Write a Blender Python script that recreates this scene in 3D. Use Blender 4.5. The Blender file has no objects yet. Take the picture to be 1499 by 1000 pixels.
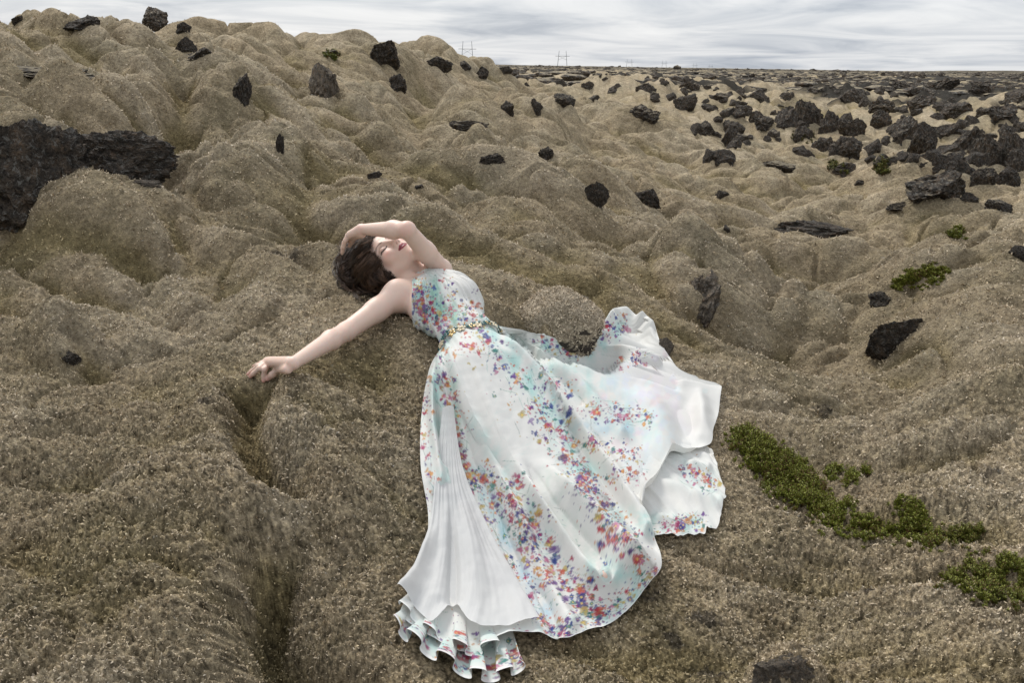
import bpy, math, random
import numpy as np
from mathutils import Vector, Matrix

C = bpy.context.scene.collection
RNG = np.random.default_rng(7)
random.seed(7)

# ------------------------------------------------------------------ camera
FPX = 35.0 / 36.0 * 1499.0            # focal length in photograph pixels
PITCH = math.radians(15.55)
ROLL = math.radians(0.9)
ZC = 1.6
cam_data = bpy.data.cameras.new('camera')
cam_data.lens = 35.0
cam_data.sensor_width = 36.0
cam_data.clip_start = 0.05
cam_data.clip_end = 20000.0
cam = bpy.data.objects.new('camera', cam_data)
C.objects.link(cam)
CAM_ROT = Matrix.Rotation(math.pi / 2 - PITCH, 3, 'X') @ Matrix.Rotation(ROLL, 3, 'Z')
cam.matrix_world = Matrix.Translation((0, 0, ZC)) @ CAM_ROT.to_4x4()
bpy.context.scene.camera = cam
RC = np.array([list(r) for r in CAM_ROT])

# ------------------------------------------------------------------ light
scene = bpy.context.scene
scene.view_settings.view_transform = 'Standard'
scene.view_settings.look = 'None'
scene.view_settings.exposure = 0.85
scene.view_settings.gamma = 1.0
scene.view_settings.use_curve_mapping = False
SUN_EL, SUN_AZ = math.radians(47), math.radians(-30)      # azimuth from +Y towards +X
world = bpy.data.worlds.new("World")
scene.world = world
world.use_nodes = True
wt = world.node_tree
for n in list(wt.nodes):
    wt.nodes.remove(n)


def nd(t, kind, loc=(0, 0), **kw):
    n = t.nodes.new(kind)
    n.location = loc
    for k, v in kw.items():
        setattr(n, k, v)
    return n


def mathn(t, op, a, b=None, c=None, clamp=False):
    n = t.nodes.new('ShaderNodeMath')
    n.operation = op
    n.use_clamp = clamp
    for i, v in enumerate((a, b, c)):
        if v is None:
            continue
        if isinstance(v, (int, float)):
            n.inputs[i].default_value = v
        else:
            t.links.new(v, n.inputs[i])
    return n.outputs[0]


def ramp(t, fac, stops, interp='LINEAR'):
    n = t.nodes.new('ShaderNodeValToRGB')
    cr = n.color_ramp
    cr.interpolation = interp
    while len(cr.elements) < len(stops):
        cr.elements.new(0.5)
    for e, (p, c) in zip(cr.elements, stops):
        e.position = p
        e.color = (*c, 1) if len(c) == 3 else c
    t.links.new(fac, n.inputs[0])
    return n.outputs[0]


def mixc(t, fac, a, b, mode='MIX'):
    n = t.nodes.new('ShaderNodeMix')
    n.data_type = 'RGBA'
    n.blend_type = mode
    for sock, v in ((n.inputs[0], fac), (n.inputs[6], a), (n.inputs[7], b)):
        if isinstance(v, (int, float)):
            sock.default_value = v
        elif isinstance(v, (tuple, list)):
            sock.default_value = (*v, 1) if len(v) == 3 else v
        else:
            t.links.new(v, sock)
    return n.outputs[2]


out = nd(wt, 'ShaderNodeOutputWorld')
bg = nd(wt, 'ShaderNodeBackground')
bg.inputs[1].default_value = 0.1
wt.links.new(bg.outputs[0], out.inputs[0])
sky = nd(wt, 'ShaderNodeTexSky', sky_type='NISHITA')
sky.sun_disc = False
sky.sun_elevation = SUN_EL
sky.sun_rotation = SUN_AZ
sky.dust_density = 2.0
tc = nd(wt, 'ShaderNodeTexCoord')
sep = nd(wt, 'ShaderNodeSeparateXYZ')
wt.links.new(tc.outputs['Generated'], sep.inputs[0])
zpos = mathn(wt, 'MAXIMUM', sep.outputs[2], 0.0)
den = mathn(wt, 'ADD', zpos, 0.075)
cu = mathn(wt, 'DIVIDE', sep.outputs[0], den)
cv = mathn(wt, 'DIVIDE', sep.outputs[1], den)
comb = nd(wt, 'ShaderNodeCombineXYZ')
wt.links.new(cu, comb.inputs[0])
wt.links.new(cv, comb.inputs[1])
nz = nd(wt, 'ShaderNodeTexNoise')
nz.inputs['Scale'].default_value = 0.62
nz.inputs['Detail'].default_value = 7.0
nz.inputs['Roughness'].default_value = 0.56
nz.inputs['Distortion'].default_value = 0.9
wt.links.new(comb.outputs[0], nz.inputs['Vector'])
# layered stratus: darker grey-blue undersides, pale tops; brighter overhead
cloud = ramp(wt, nz.outputs[0], [(0.30, (2.5, 2.75, 3.15)), (0.42, (3.4, 3.6, 3.9)), (0.56, (4.4, 4.5, 4.65)), (0.72, (5.15, 5.2, 5.25))])
over = nd(wt, 'ShaderNodeMix', data_type='RGBA', blend_type='MULTIPLY')
lum = mathn(wt, 'MULTIPLY_ADD', mathn(wt, 'POWER', zpos, 0.8), 0.62, 0.97)
lumc = nd(wt, 'ShaderNodeCombineXYZ')
for i in range(3):
    wt.links.new(lum, lumc.inputs[i])
cl2 = mixc(wt, 1.0, cloud, lumc.outputs[0], 'MULTIPLY')
skyc = mixc(wt, 0.93, sky.outputs[0], cl2)
wt.links.new(skyc, bg.inputs[0])

sun_d = bpy.data.lights.new('sun', 'SUN')
sun_d.energy = 1.5
sun_d.angle = math.radians(16)
sun_d.color = (1.0, 0.96, 0.90)
sun = bpy.data.objects.new('sun', sun_d)
C.objects.link(sun)
sdir = Vector((math.sin(SUN_AZ) * math.cos(SUN_EL), math.cos(SUN_AZ) * math.cos(SUN_EL), math.sin(SUN_EL)))
sun.rotation_euler = sdir.to_track_quat('Z', 'Y').to_euler()
sun.location = (0, 0, 30)

# ------------------------------------------------------------------ numpy noise
_perm = np.random.default_rng(11).permutation(256).astype(np.int32)
_perm = np.concatenate([_perm, _perm, _perm])
_ang = np.random.default_rng(12).uniform(0, 2 * np.pi, 256)
_G2 = np.stack([np.cos(_ang), np.sin(_ang)], 1).astype(np.float32)
_g3 = np.random.default_rng(13).normal(size=(256, 3))
_G3 = (_g3 / np.linalg.norm(_g3, axis=1, keepdims=True)).astype(np.float32)


def perlin2(x, y, seed=0):
    x = np.asarray(x, np.float64) + seed * 17.31
    y = np.asarray(y, np.float64) - seed * 9.77
    xi = np.floor(x).astype(np.int64)
    yi = np.floor(y).astype(np.int64)
    xf = (x - xi).astype(np.float32)
    yf = (y - yi).astype(np.float32)
    xi = (xi & 255).astype(np.int32)
    yi = (yi & 255).astype(np.int32)
    u = xf * xf * xf * (xf * (xf * 6 - 15) + 10)
    v = yf * yf * yf * (yf * (yf * 6 - 15) + 10)
    res = 0
    vals = []
    for dy in (0, 1):
        for dx in (0, 1):
            h = _perm[_perm[(xi + dx) & 255] + ((yi + dy) & 255)]
            g = _G2[h & 255]
            vals.append(g[..., 0] * (xf - dx) + g[..., 1] * (yf - dy))
    a = vals[0] + u * (vals[1] - vals[0])
    b = vals[2] + u * (vals[3] - vals[2])
    return (a + v * (b - a)) * 1.5


def perlin3(p, seed=0):
    p = np.asarray(p, np.float64) + np.array([seed * 7.13, -seed * 3.7, seed * 5.19])
    pi = np.floor(p).astype(np.int64)
    f = (p - pi).astype(np.float32)
    pi = (pi & 255).astype(np.int32)
    w = f * f * f * (f * (f * 6 - 15) + 10)
    acc = 0
    for dz in (0, 1):
        for dy in (0, 1):
            for dx in (0, 1):
                h = _perm[_perm[_perm[(pi[..., 0] + dx) & 255] + ((pi[..., 1] + dy) & 255)] + ((pi[..., 2] + dz) & 255)]
                g = _G3[h & 255]
                d = g[..., 0] * (f[..., 0] - dx) + g[..., 1] * (f[..., 1] - dy) + g[..., 2] * (f[..., 2] - dz)
                wx = w[..., 0] if dx else 1 - w[..., 0]
                wy = w[..., 1] if dy else 1 - w[..., 1]
                wz = w[..., 2] if dz else 1 - w[..., 2]
                acc = acc + d * wx * wy * wz
    return acc * 1.5


def sstep(a, b, x):
    t = np.clip((x - a) / (b - a), 0, 1)
    return t * t * (3 - 2 * t)


# ------------------------------------------------------------------ pixel rays
def ray(px, py):
    """unit-depth world direction through a photograph pixel (1499 x 1000)"""
    px = np.asarray(px, float)
    py = np.asarray(py, float)
    d = np.stack([(px - 749.5) / FPX, -(py - 500.0) / FPX, -np.ones_like(px)], -1)
    return d @ RC.T


def proj(P):
    """world points to photograph pixels"""
    q = (np.asarray(P, float) - np.array([0, 0, ZC])) @ RC
    return 749.5 + FPX * q[..., 0] / -q[..., 2], 500.0 - FPX * q[..., 1] / -q[..., 2]


# ------------------------------------------------------------------ terrain
# macro shape: sight lines with the ground distance estimated along each
CTRL = [
    (0, 1000, 1.75), (0, 850, 2.2), (0, 700, 2.75), (0, 550, 3.4), (0, 430, 4.1), (0, 340, 4.8), (0, 250, 5.6), (0, 150, 6.8), (0, 92, 8.2), (0, 50, 9.5),
    (150, 900, 2.05), (150, 500, 3.55), (150, 300, 5.1), (150, 120, 7.4), (150, 56, 9.8),
    (300, 1000, 1.72), (300, 800, 2.3), (300, 620, 2.95), (300, 480, 3.6), (300, 360, 4.4), (300, 250, 5.8), (300, 150, 7.5), (300, 90, 9), (300, 68, 10.3),
    (430, 560, 2.95), (400, 800, 2.2), (450, 980, 1.85), (450, 68, 11.8),
    (560, 900, 2.05), (560, 700, 2.5), (560, 560, 2.95), (560, 440, 3.45), (560, 380, 3.85), (560, 330, 4.6), (560, 260, 6.3), (560, 200, 8), (560, 130, 10.5), (560, 80, 12.6),
    (690, 1000, 1.85), (680, 840, 2.25), (690, 640, 2.75), (685, 500, 3.2), (680, 420, 3.65), (700, 340, 4.7), (700, 280, 6), (700, 230, 8), (700, 180, 10.5), (700, 120, 14), (690, 86, 15.5),
    (900, 1000, 1.85), (900, 850, 2.25), (900, 700, 2.7), (900, 560, 3.35), (900, 450, 4.1), (900, 380, 5), (900, 320, 6.3), (900, 270, 8), (900, 220, 10.5), (900, 170, 16), (900, 130, 29), (900, 112, 65),
    (1200, 1000, 1.85), (1200, 850, 2.35), (1200, 700, 3.0), (1200, 560, 4.2), (1200, 450, 5.5), (1200, 340, 8.5), (1200, 250, 14), (1200, 180, 27), (1200, 135, 62),
    (1499, 1000, 1.8), (1499, 800, 2.5), (1499, 650, 3.2), (1499, 550, 3.9), (1499, 450, 5), (1499, 370, 6.6), (1499, 300, 9), (1499, 240, 13), (1499, 180, 24), (1499, 140, 50),
]
_pts = []
for px, py, r in CTRL:
    d = ray(px, py)
    hr = math.hypot(d[0], d[1])
    _pts.append((math.atan2(d[0], d[1]), math.log(r), ZC + d[2] / hr * r))
for th in np.radians([-70, -45, -20, 0, 20, 45, 70]):
    for r, z in ((0.5, 0.12), (1.0, 0.22), (120, 0.0), (400, -0.1), (1500, -0.2), (6000, -0.3)):
        _pts.append((th, math.log(r), z))
for deg, r, z in ((-34, 22, 0.3), (-25, 22, 0.2), (-15, 24, 0.1), (-8, 28, 0.0), (-34, 45, 0), (-20, 45, 0), (-10, 50, 0), (-50, 9, 1.9), (-65, 9, 1.6), (-55, 4, 0.9), (-60, 2, .55), (50, 2, .3), (50, 4, .25), (50, 9, .2), (65, 5, .2)):
    _pts.append((math.radians(deg), math.log(r), z))
_pts = np.array(_pts)
_SC = np.array([1.6, 1.0])


def _tk(d2):
    return np.where(d2 > 1e-12, 0.5 * d2 * np.log(d2 + 1e-20), 0.0)


_X = _pts[:, :2] * _SC
_n = len(_X)
_K = _tk(((_X[:, None] - _X[None]) ** 2).sum(-1)) + np.eye(_n) * 0.004
_Pm = np.concatenate([np.ones((_n, 1)), _X], 1)
_A = np.block([[_K, _Pm], [_Pm.T, np.zeros((3, 3))]])
_W = np.linalg.solve(_A, np.concatenate([_pts[:, 2], np.zeros(3)]))


def macro_polar(th, lr):
    q = np.stack([th, lr], -1) * _SC
    acc = _W[_n] + q[..., 0] * _W[_n + 1] + q[..., 1] * _W[_n + 2]
    for i in range(_n):
        d2 = (q[..., 0] - _X[i, 0]) ** 2 + (q[..., 1] - _X[i, 1]) ** 2
        acc = acc + _W[i] * _tk(d2)
    return acc


_gth = np.linspace(math.radians(-75), math.radians(75), 241)
_glr = np.linspace(math.log(0.4), math.log(9000), 401)
_GM = macro_polar(_gth[:, None] + 0 * _glr[None], _glr[None] + 0 * _gth[:, None])


def macro(x, y):
    th = np.clip(np.arctan2(x, y), _gth[0], _gth[-1])
    lr = np.clip(0.5 * np.log(x * x + y * y + 1e-9), _glr[0], _glr[-1])
    a = (th - _gth[0]) / (_gth[1] - _gth[0])
    b = (lr - _glr[0]) / (_glr[1] - _glr[0])
    i = np.clip(np.floor(a).astype(int), 0, 239)
    j = np.clip(np.floor(b).astype(int), 0, 399)
    a, b = a - i, b - j
    return (_GM[i, j] * (1 - a) * (1 - b) + _GM[i + 1, j] * a * (1 - b) + _GM[i, j + 1] * (1 - a) * b + _GM[i + 1, j + 1] * a * b)


_RR = np.exp(np.linspace(math.log(1.0), math.log(900), 2400))


def hit(px, py, hf, lift=0.0):
    """first point of a sight line on the height field hf (+lift)"""
    d = ray(px, py)
    hr = np.hypot(d[..., 0], d[..., 1])
    u = d / hr[..., None]
    shp = u.shape[:-1]
    uf = u.reshape(-1, 3)
    lf = np.broadcast_to(np.asarray(lift, float), shp).reshape(-1)
    res = np.zeros((len(uf), 3))
    for k in range(0, len(uf), 1500):
        c = uf[k:k + 1500]
        x = c[:, 0:1] * _RR
        y = c[:, 1:2] * _RR
        z = ZC + c[:, 2:3] * _RR
        h = hf(x, y) + lf[k:k + 1500, None]
        below = z < h
        idx = np.argmax(below, 1)
        idx = np.where(below.any(1), np.maximum(idx, 1), len(_RR) - 1)
        ar = np.arange(len(c))
        d0 = (z - h)[ar, idx - 1]
        d1 = (z - h)[ar, idx]
        t = np.clip(d0 / (d0 - d1 + 1e-12), 0, 1)
        r = _RR[idx - 1] + t * (_RR[idx] - _RR[idx - 1])
        res[k:k + 1500] = np.stack([c[:, 0] * r, c[:, 1] * r, ZC + c[:, 2] * r], 1)
    return res.reshape(*shp, 3)


def M3(px, py):
    return hit(np.array([px]), np.array([py]), macro)[0]


# mounds: (px, py of the top, half width px, half depth m, height m, sharpness)
MOUNDS = [
    (815, 500, 50, .16, .05, 2.8),      # mossy boulder hummock behind the waist
    (1060, 440, 95, .55, .24, 1.8), (1000, 395, 80, .5, .12, 1.5),
    (1180, 490, 48, .28, .15, 2.0), (1400, 470, 110, .6, .22, 1.6), (1330, 420, 70, .5, .10, 1.5),
    (1290, 575, 150, .28, .07, 1.5), (1440, 620, 120, .35, .08, 1.5), (1180, 590, 110, .3, .06, 1.5),
    (290, 680, 130, .42, .10, 1.6), (100, 560, 140, .5, .06, 1.5), (250, 850, 170, .42, .09, 1.6),
    (140, 360, 110, .5, .14, 1.7), (330, 300, 130, .6, .16, 1.6), (90, 180, 150, .8, .16, 1.7), (400, 260, 70, .5, .14, 1.8),
    (620, 300, 110, .5, .07, 1.5), (760, 330, 70, .5, .08, 1.5), (100, 510, 50, .14, .10, 2.4),
    (880, 300, 70, .6, .16, 1.6), (380, 60, 60, .8, .03, 1.8), (160, 60, 70, .9, .05, 1.8), (660, 90, 40, 1.0, .14, 1.8),
    (230, 120, 90, .8, .12, 1.6), (560, 200, 90, .9, .18, 1.6), (690, 200, 60, .9, .22, 1.6), (790, 190, 60, 1.4, .28, 1.6), (1160, 990, 60, .10, .06, 2.2),
]
# gullies: polyline px, half width m, depth m
GULLIES = [
    ([(352, 592), (380, 640), (402, 690), (402, 730)], .06, .20), ([(392, 830), (402, 885), (440, 945), (500, 1000)], .055, .25),
    ([(1040, 480), (1085, 516), (1120, 522)], .10, .24), ([(1125, 470), (1132, 430)], .06, .06), ([(1090, 370), (1160, 410), (1190, 445)], .16, .14),
    ([(262, 130), (268, 175), (262, 215)], .15, .32), ([(432, 290), (448, 325), (480, 338)], .12, .14),
    ([(752, 466), (795, 508), (875, 514)], .06, .20), ([(1290, 500), (1330, 522), (1390, 520)], .12, .10),
    ([(560, 250), (600, 230), (640, 200)], .25, .2), ([(625, 190), (680, 215), (735, 235)], .25, .24), ([(370, 180), (385, 215)], .12, .14),
    ([(740, 150), (745, 175)], .25, .3), ([(110, 130), (150, 145), (185, 140)], .14, .16),
    ([(130, 525), (155, 545)], .05, .08), ([(1150, 535), (1230, 560), (1330, 575)], .25, .06), ([(590, 190), (640, 130)], .3, .2),
    ([(195, 400), (225, 440), (235, 455)], .07, .09), ([(250, 470), (330, 440)], .10, .05),
]
# every rock the moss has grown up around: (px, py, width px, height px)
ROCK_PX = [(178, 240, 155, 40), (50, 108, 95, 24), (354, 134, 30, 56), (410, 214, 13, 38), (476, 120, 42, 58), (583, 121, 36, 27), (562, 80, 62, 42), (722, 233, 44, 20), (801, 226, 36, 24),
           (690, 182, 40, 14), (786, 157, 22, 27), (742, 158, 16, 22), (872, 287, 22, 46), (950, 289, 48, 28), (1016, 432, 56, 86), (1175, 337, 76, 32), (1322, 492, 46, 66), (1288, 437, 46, 22), (1368, 272, 112, 52),
           (940, 168, 76, 32), (1003, 150, 34, 28), (1149, 984, 86, 62), (100, 522, 44, 22), (293, 84, 44, 30), (637, 92, 50, 20)]
_MO = []
for px, py, w, h in ROCK_PX:
    c = M3(px, py + h * .5)
    rr = math.hypot(c[0], c[1])
    wr, hr_ = w / FPX * rr, h / FPX * rr
    f = 1 + wr * .35 / rr
    _MO.append((c[0] * f, c[1] * f, wr * .75, wr * .7 + .05, min(.42 * hr_, .25), 1.6))
for px, py, wpx, dy, h, sh in MOUNDS:
    c = M3(px, py)
    rr = math.hypot(c[0], c[1])
    _MO.append((c[0], c[1], wpx / FPX * rr, dy, h, sh))
_GU = []
for pl, w, dep in GULLIES:
    a = np.array(pl, float)
    P = hit(a[:, 0], a[:, 1], macro)
    _GU.append((P[:, :2], w, dep))


def seg_dist(x, y, P):
    best = None
    for a, b in zip(P[:-1], P[1:]):
        ab = b - a
        t = np.clip(((x - a[0]) * ab[0] + (y - a[1]) * ab[1]) / (ab @ ab + 1e-12), 0, 1)
        d = np.hypot(x - a[0] - t * ab[0], y - a[1] - t * ab[1])
        best = d if best is None else np.minimum(best, d)
    return best


def base(x, y):
    """smooth ground: macro shape with the mounds and gullies one can point at"""
    z = macro(x, y)
    wx = perlin2(x * 2.1, y * 2.1, 3) * .06
    wy = perlin2(x * 2.1, y * 2.1, 4) * .06
    r = np.hypot(x, y)
    near = r < 22
    if not np.any(near):
        return z
    xs, ys = (x + wx)[near], (y + wy)[near]
    add = np.zeros_like(xs)
    for cx, cy, rx, ry, h, sh in _MO:
        th = math.atan2(cx, cy)
        dx, dy = xs - cx, ys - cy
        a = dx * math.cos(th) - dy * math.sin(th)
        b = dx * math.sin(th) + dy * math.cos(th)
        q = (a / rx) ** 2 + (b / ry) ** 2
        add += h * np.clip(1 - q / 1.5, 0, 1) ** .85
    for P, w, dep in _GU:
        d = seg_dist(xs, ys, P)
        add -= dep * np.exp(-(d / w) ** 1.6)
    z = np.array(z, float)
    z[near] += add
    return z


def billow(x, y, lam, seed, warp=0.25):
    wx = perlin2(x / lam * .6, y / lam * .6, seed + 31) * warp
    wy = perlin2(x / lam * .6, y / lam * .6, seed + 47) * warp
    return (np.sqrt(perlin2(x / lam + wx, y / lam + wy, seed) ** 2 + .004) - .063) ** .85 * 1.08 - 0.27


BODY_PX = [(370, 545), (430, 530), (505, 485), (585, 430), (640, 400), (680, 480), (700, 620), (720, 800), (700, 960)]
_bp = hit(np.array([p[0] for p in BODY_PX], float), np.array([p[1] for p in BODY_PX], float), base)
_bp2 = hit(np.array([540., 620., 690.]), np.array([385., 400., 470.]), base)
_bp3 = hit(np.array([700., 800., 900., 1000., 1000.]), np.array([520., 580., 600., 640., 740.]), base)
_bp4 = hit(np.array([720., 820., 900., 930.]), np.array([600., 720., 820., 860.]), base)


def body_mask(x, y):
    """1 where she lies: her weight presses the billows flat"""
    m = sstep(.32, .10, seg_dist(x, y, _bp[4:, :2]))
    m = np.maximum(m, sstep(.24, .06, seg_dist(x, y, _bp[:5, :2])))
    for q in (_bp2, _bp3, _bp4):
        m = np.maximum(m, sstep(.34, .12, seg_dist(x, y, q[:, :2])))
    return m


def tufts(x, y):
    u, v = .8 * x + .6 * y, .8 * y - .6 * x
    w = perlin2(u / .05, v / .05, 42) * .5
    r = np.hypot(x, y)
    a, b_ = sstep(5.5, 3, r), sstep(8, 14, r)
    n1_ = perlin2(u / .0135 + w, v / .0135 - w, 40)
    n2_ = perlin2(u / .030 + w, v / .030 - w, 41)
    n3_ = perlin2(u / .075 + w, v / .075, 43)
    return np.clip((n1_ * a + n2_ * (1 - a) * (1 - b_) + n3_ * b_) * 1.6 + .4 * n2_, -1, 1)


def shoot_tone(x, y):
    """pale and dark shoots side by side, in tufts; 1 on average"""
    u, v = .6 * x - .8 * y, .8 * x + .6 * y
    r = np.hypot(x, y)
    a, b_ = sstep(5.5, 2.5, r), sstep(7, 13, r)
    n = perlin2(u / .0085, v / .0085, 44) * a + perlin2(u / .019, v / .019, 45) * (1 - a) * (1 - b_) + perlin2(u / .046, v / .046, 46) * b_
    m = perlin2(u / .032, v / .032, 48) * (1 - b_) + perlin2(u / .15, v / .15, 49) * b_
    return np.clip(1 + (1.0 * n + .45 * m) * (1 - .55 * sstep(3.5, 8, r)), .3, 2.0)


def ground(x, y, fine=True):
    x = np.asarray(x, float)
    y = np.asarray(y, float)
    r = np.hypot(x, y)
    z = base(x, y)
    nearf = sstep(2.2, 6.5, r)
    far = sstep(10, 26, r)
    vfar = sstep(60, 300, r)
    damp = np.ones_like(r)
    close = r < 6
    if np.any(close):
        damp[close] = 1 - 0.85 * body_mask(x[close], y[close])
    # folds run across and down the slope, longer than they are wide
    u, v = .87 * x - .50 * y, .50 * x + .87 * y
    z = z + damp * (0.09 + .27 * nearf) * billow(u / 1.9, v, 1.0, 1)
    z = z + damp * (0.10 + .13 * nearf) * billow(u / 2.1, v, .42, 2)
    u, v = .97 * x - .26 * y, .26 * x + .97 * y
    z = z + (.2 + .8 * damp) * (.048 + .028 * nearf) * billow(u / 1.9, v, .19, 5)
    z = z + (.25 + .75 * damp) * .007 * (1 - nearf) * billow(x / 1.2, y, .09, 15)
    z = z + (.02) * perlin2(x / .6, y / .6, 8) * damp
    z = z - damp * .035 * sstep(.10, .0, np.abs(perlin2(x / .7, y / .55, 18) + .25 * perlin2(x / .2, y / .2, 19))) * (.5 + nearf)
    z = z + far * (1 - .5 * vfar) * (.5 * billow(x, y, 4.2, 9) + .25 * billow(x, y, 1.9, 10))
    z = z + vfar * (.9 * perlin2(x / 60, y / 60, 14) + .5 * perlin2(x / 17, y / 17, 16))
    th = np.arctan2(x, y)
    hills = sstep(1500, 2600, r) * (6.0 * sstep(.33, .46, th) + 2.5 * sstep(.02, -.06, th) + 1.2 * perlin2(th * 14, r / 900, 6))
    z = z + hills
    if fine:
        zs = z
        z = z + .006 * billow(x, y, .045, 6) * sstep(6, 3, r)
        z = z + .009 * tufts(x + .6 * zs, y + .9 * zs) * sstep(5.2, 2.6, r) * (.5 + .5 * damp)
    return z


# ------------------------------------------------------------------ helpers
def mesh_from(name, V, F, mat=None, parent=None, smooth=True, attrs=None, loops=None):
    """V (n,3), F (m,k) quads or triangles -> one linked mesh object"""
    V = np.ascontiguousarray(V, np.float32)
    F = np.ascontiguousarray(F, np.int32)
    me = bpy.data.meshes.new(name)
    me.vertices.add(len(V))
    me.vertices.foreach_set('co', V.ravel())
    k = F.shape[1]
    me.loops.add(F.size)
    me.loops.foreach_set('vertex_index', F.ravel())
    me.polygons.add(len(F))
    me.polygons.foreach_set('loop_start', np.arange(0, F.size, k, dtype=np.int32))
    me.polygons.foreach_set('loop_total', np.full(len(F), k, np.int32))
    me.polygons.foreach_set('use_smooth', np.full(len(F), smooth, bool))
    for an, arr in (attrs or {}).items():
        arr = np.asarray(arr, np.float32)
        if arr.ndim == 1:
            at = me.attributes.new(an, 'FLOAT', 'POINT')
            at.data.foreach_set('value', arr)
        else:
            if arr.shape[1] == 3:
                arr = np.concatenate([arr, np.ones((len(arr), 1), np.float32)], 1)
            at = me.attributes.new(an, 'FLOAT_COLOR', 'POINT')
            at.data.foreach_set('color', np.ascontiguousarray(arr).ravel())
    me.update(calc_edges=True)
    if mat:
        me.materials.append(mat)
    o = bpy.data.objects.new(name, me)
    C.objects.link(o)
    if parent:
        o.parent = parent
        o.matrix_parent_inverse = parent.matrix_world.inverted()
    return o


def grid_faces(n, m):
    i = np.arange(n - 1)[:, None] * m + np.arange(m - 1)[None]
    return np.stack([i, i + 1, i + m + 1, i + m], -1).reshape(-1, 4)


def tag(o, label=None, cat=None, group=None, kind=None):
    if label: o['label'] = label
    if cat: o['category'] = cat
    if group: o['group'] = group
    if kind: o['kind'] = kind
    return o


def new_mat(name, rough=0.9, spec=0.2):
    m = bpy.data.materials.new(name)
    m.use_nodes = True
    t = m.node_tree
    b = t.nodes['Principled BSDF']
    b.inputs['Roughness'].default_value = rough
    b.inputs['Specular IOR Level'].default_value = spec
    return m, t, b


def texco(t, scale, detail=4, rough=.55, obj=True, dist=0.0):
    c = t.nodes.new('ShaderNodeTexCoord')
    n = t.nodes.new('ShaderNodeTexNoise')
    n.inputs['Scale'].default_value = scale
    n.inputs['Detail'].default_value = detail
    n.inputs['Roughness'].default_value = rough
    n.inputs['Distortion'].default_value = dist
    t.links.new(c.outputs['Object'], n.inputs['Vector'])
    return n


# ------------------------------------------------------------------ materials: ground
m_moss, t, b = new_mat('moss_ground', .95, .1)
at = nd(t, 'ShaderNodeAttribute', attribute_name='tint')
n1 = texco(t, 55, 5, .7)
n2 = texco(t, 190, 3, .6)
n3 = texco(t, 2.3, 5, .6)
n4 = texco(t, 11, 6, .72)
c = mixc(t, 1.0, at.outputs['Color'], ramp(t, n1.outputs[0], [(.28, (.45, .43, .40)), (.5, (.92, .92, .92)), (.72, (1.35, 1.32, 1.25))]), 'MULTIPLY')
c = mixc(t, 1.0, c, ramp(t, n2.outputs[0], [(.3, (.72, .70, .66)), (.7, (1.2, 1.2, 1.18))]), 'MULTIPLY')
c = mixc(t, 1.0, c, ramp(t, n3.outputs[0], [(.3, (.82, .84, .80)), (.7, (1.12, 1.1, 1.08))]), 'MULTIPLY')
c = mixc(t, 1.0, c, ramp(t, n4.outputs[0], [(.3, (.62, .60, .55)), (.5, (.96, .96, .95)), (.68, (1.30, 1.29, 1.25))]), 'MULTIPLY')
t.links.new(c, b.inputs['Base Color'])
bp = nd(t, 'ShaderNodeBump')
bp.inputs['Strength'].default_value = .9
bp.inputs['Distance'].default_value = .02
t.links.new(mathn(t, 'ADD', n1.outputs[0], mathn(t, 'MULTIPLY', n4.outputs[0], 2.0)), bp.inputs['Height'])
t.links.new(bp.outputs[0], b.inputs['Normal'])

m_blade, t, b = new_mat('moss_blades', .9, .1)
at = nd(t, 'ShaderNodeAttribute', attribute_name='tint')
t.links.new(at.outputs['Color'], b.inputs['Base Color'])


_WORN = []
for px, py, rpx in ((925, 862, 42), (1030, 905, 30), (1036, 962, 32), (985, 930, 20), (1275, 870, 14), (1335, 905, 14), (1440, 700, 14), (880, 905, 22), (300, 640, 18), (420, 380, 26), (1205, 610, 18)):
    c = M3(px, py)
    _WORN.append((c[0], c[1], rpx / FPX * math.hypot(c[0], c[1])))


def moss_tint(x, y, z, hollow):
    """real colour of the moss: grey-tan woolly tips, olive where it grows damp, black lava where it is bare"""
    r = np.hypot(x, y)
    n = perlin2(x / 1.1, y / 1.1, 20) * .5 + perlin2(x / .35, y / .35, 21) * .35 + perlin2(x / 5, y / 5, 22) * .4
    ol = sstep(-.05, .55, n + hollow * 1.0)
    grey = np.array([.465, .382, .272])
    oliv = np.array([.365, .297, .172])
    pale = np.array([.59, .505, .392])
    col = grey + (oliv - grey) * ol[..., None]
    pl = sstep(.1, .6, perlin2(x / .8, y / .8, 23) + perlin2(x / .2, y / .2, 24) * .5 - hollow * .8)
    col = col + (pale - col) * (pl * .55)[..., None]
    # worn patches where the moss has died back to black crust
    if np.ndim(x):
        nz_ = perlin2(x / .03, y / .03, 25) * .5 + perlin2(x / .012, y / .012, 26) * .4
        for cx, cy, rad in _WORN:
            m = sstep(1.15, .5, np.hypot(x - cx, y - cy) / rad + nz_)
            col = col + (np.array([.10, .085, .072]) - col) * (m * .8)[..., None]
    return col


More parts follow.
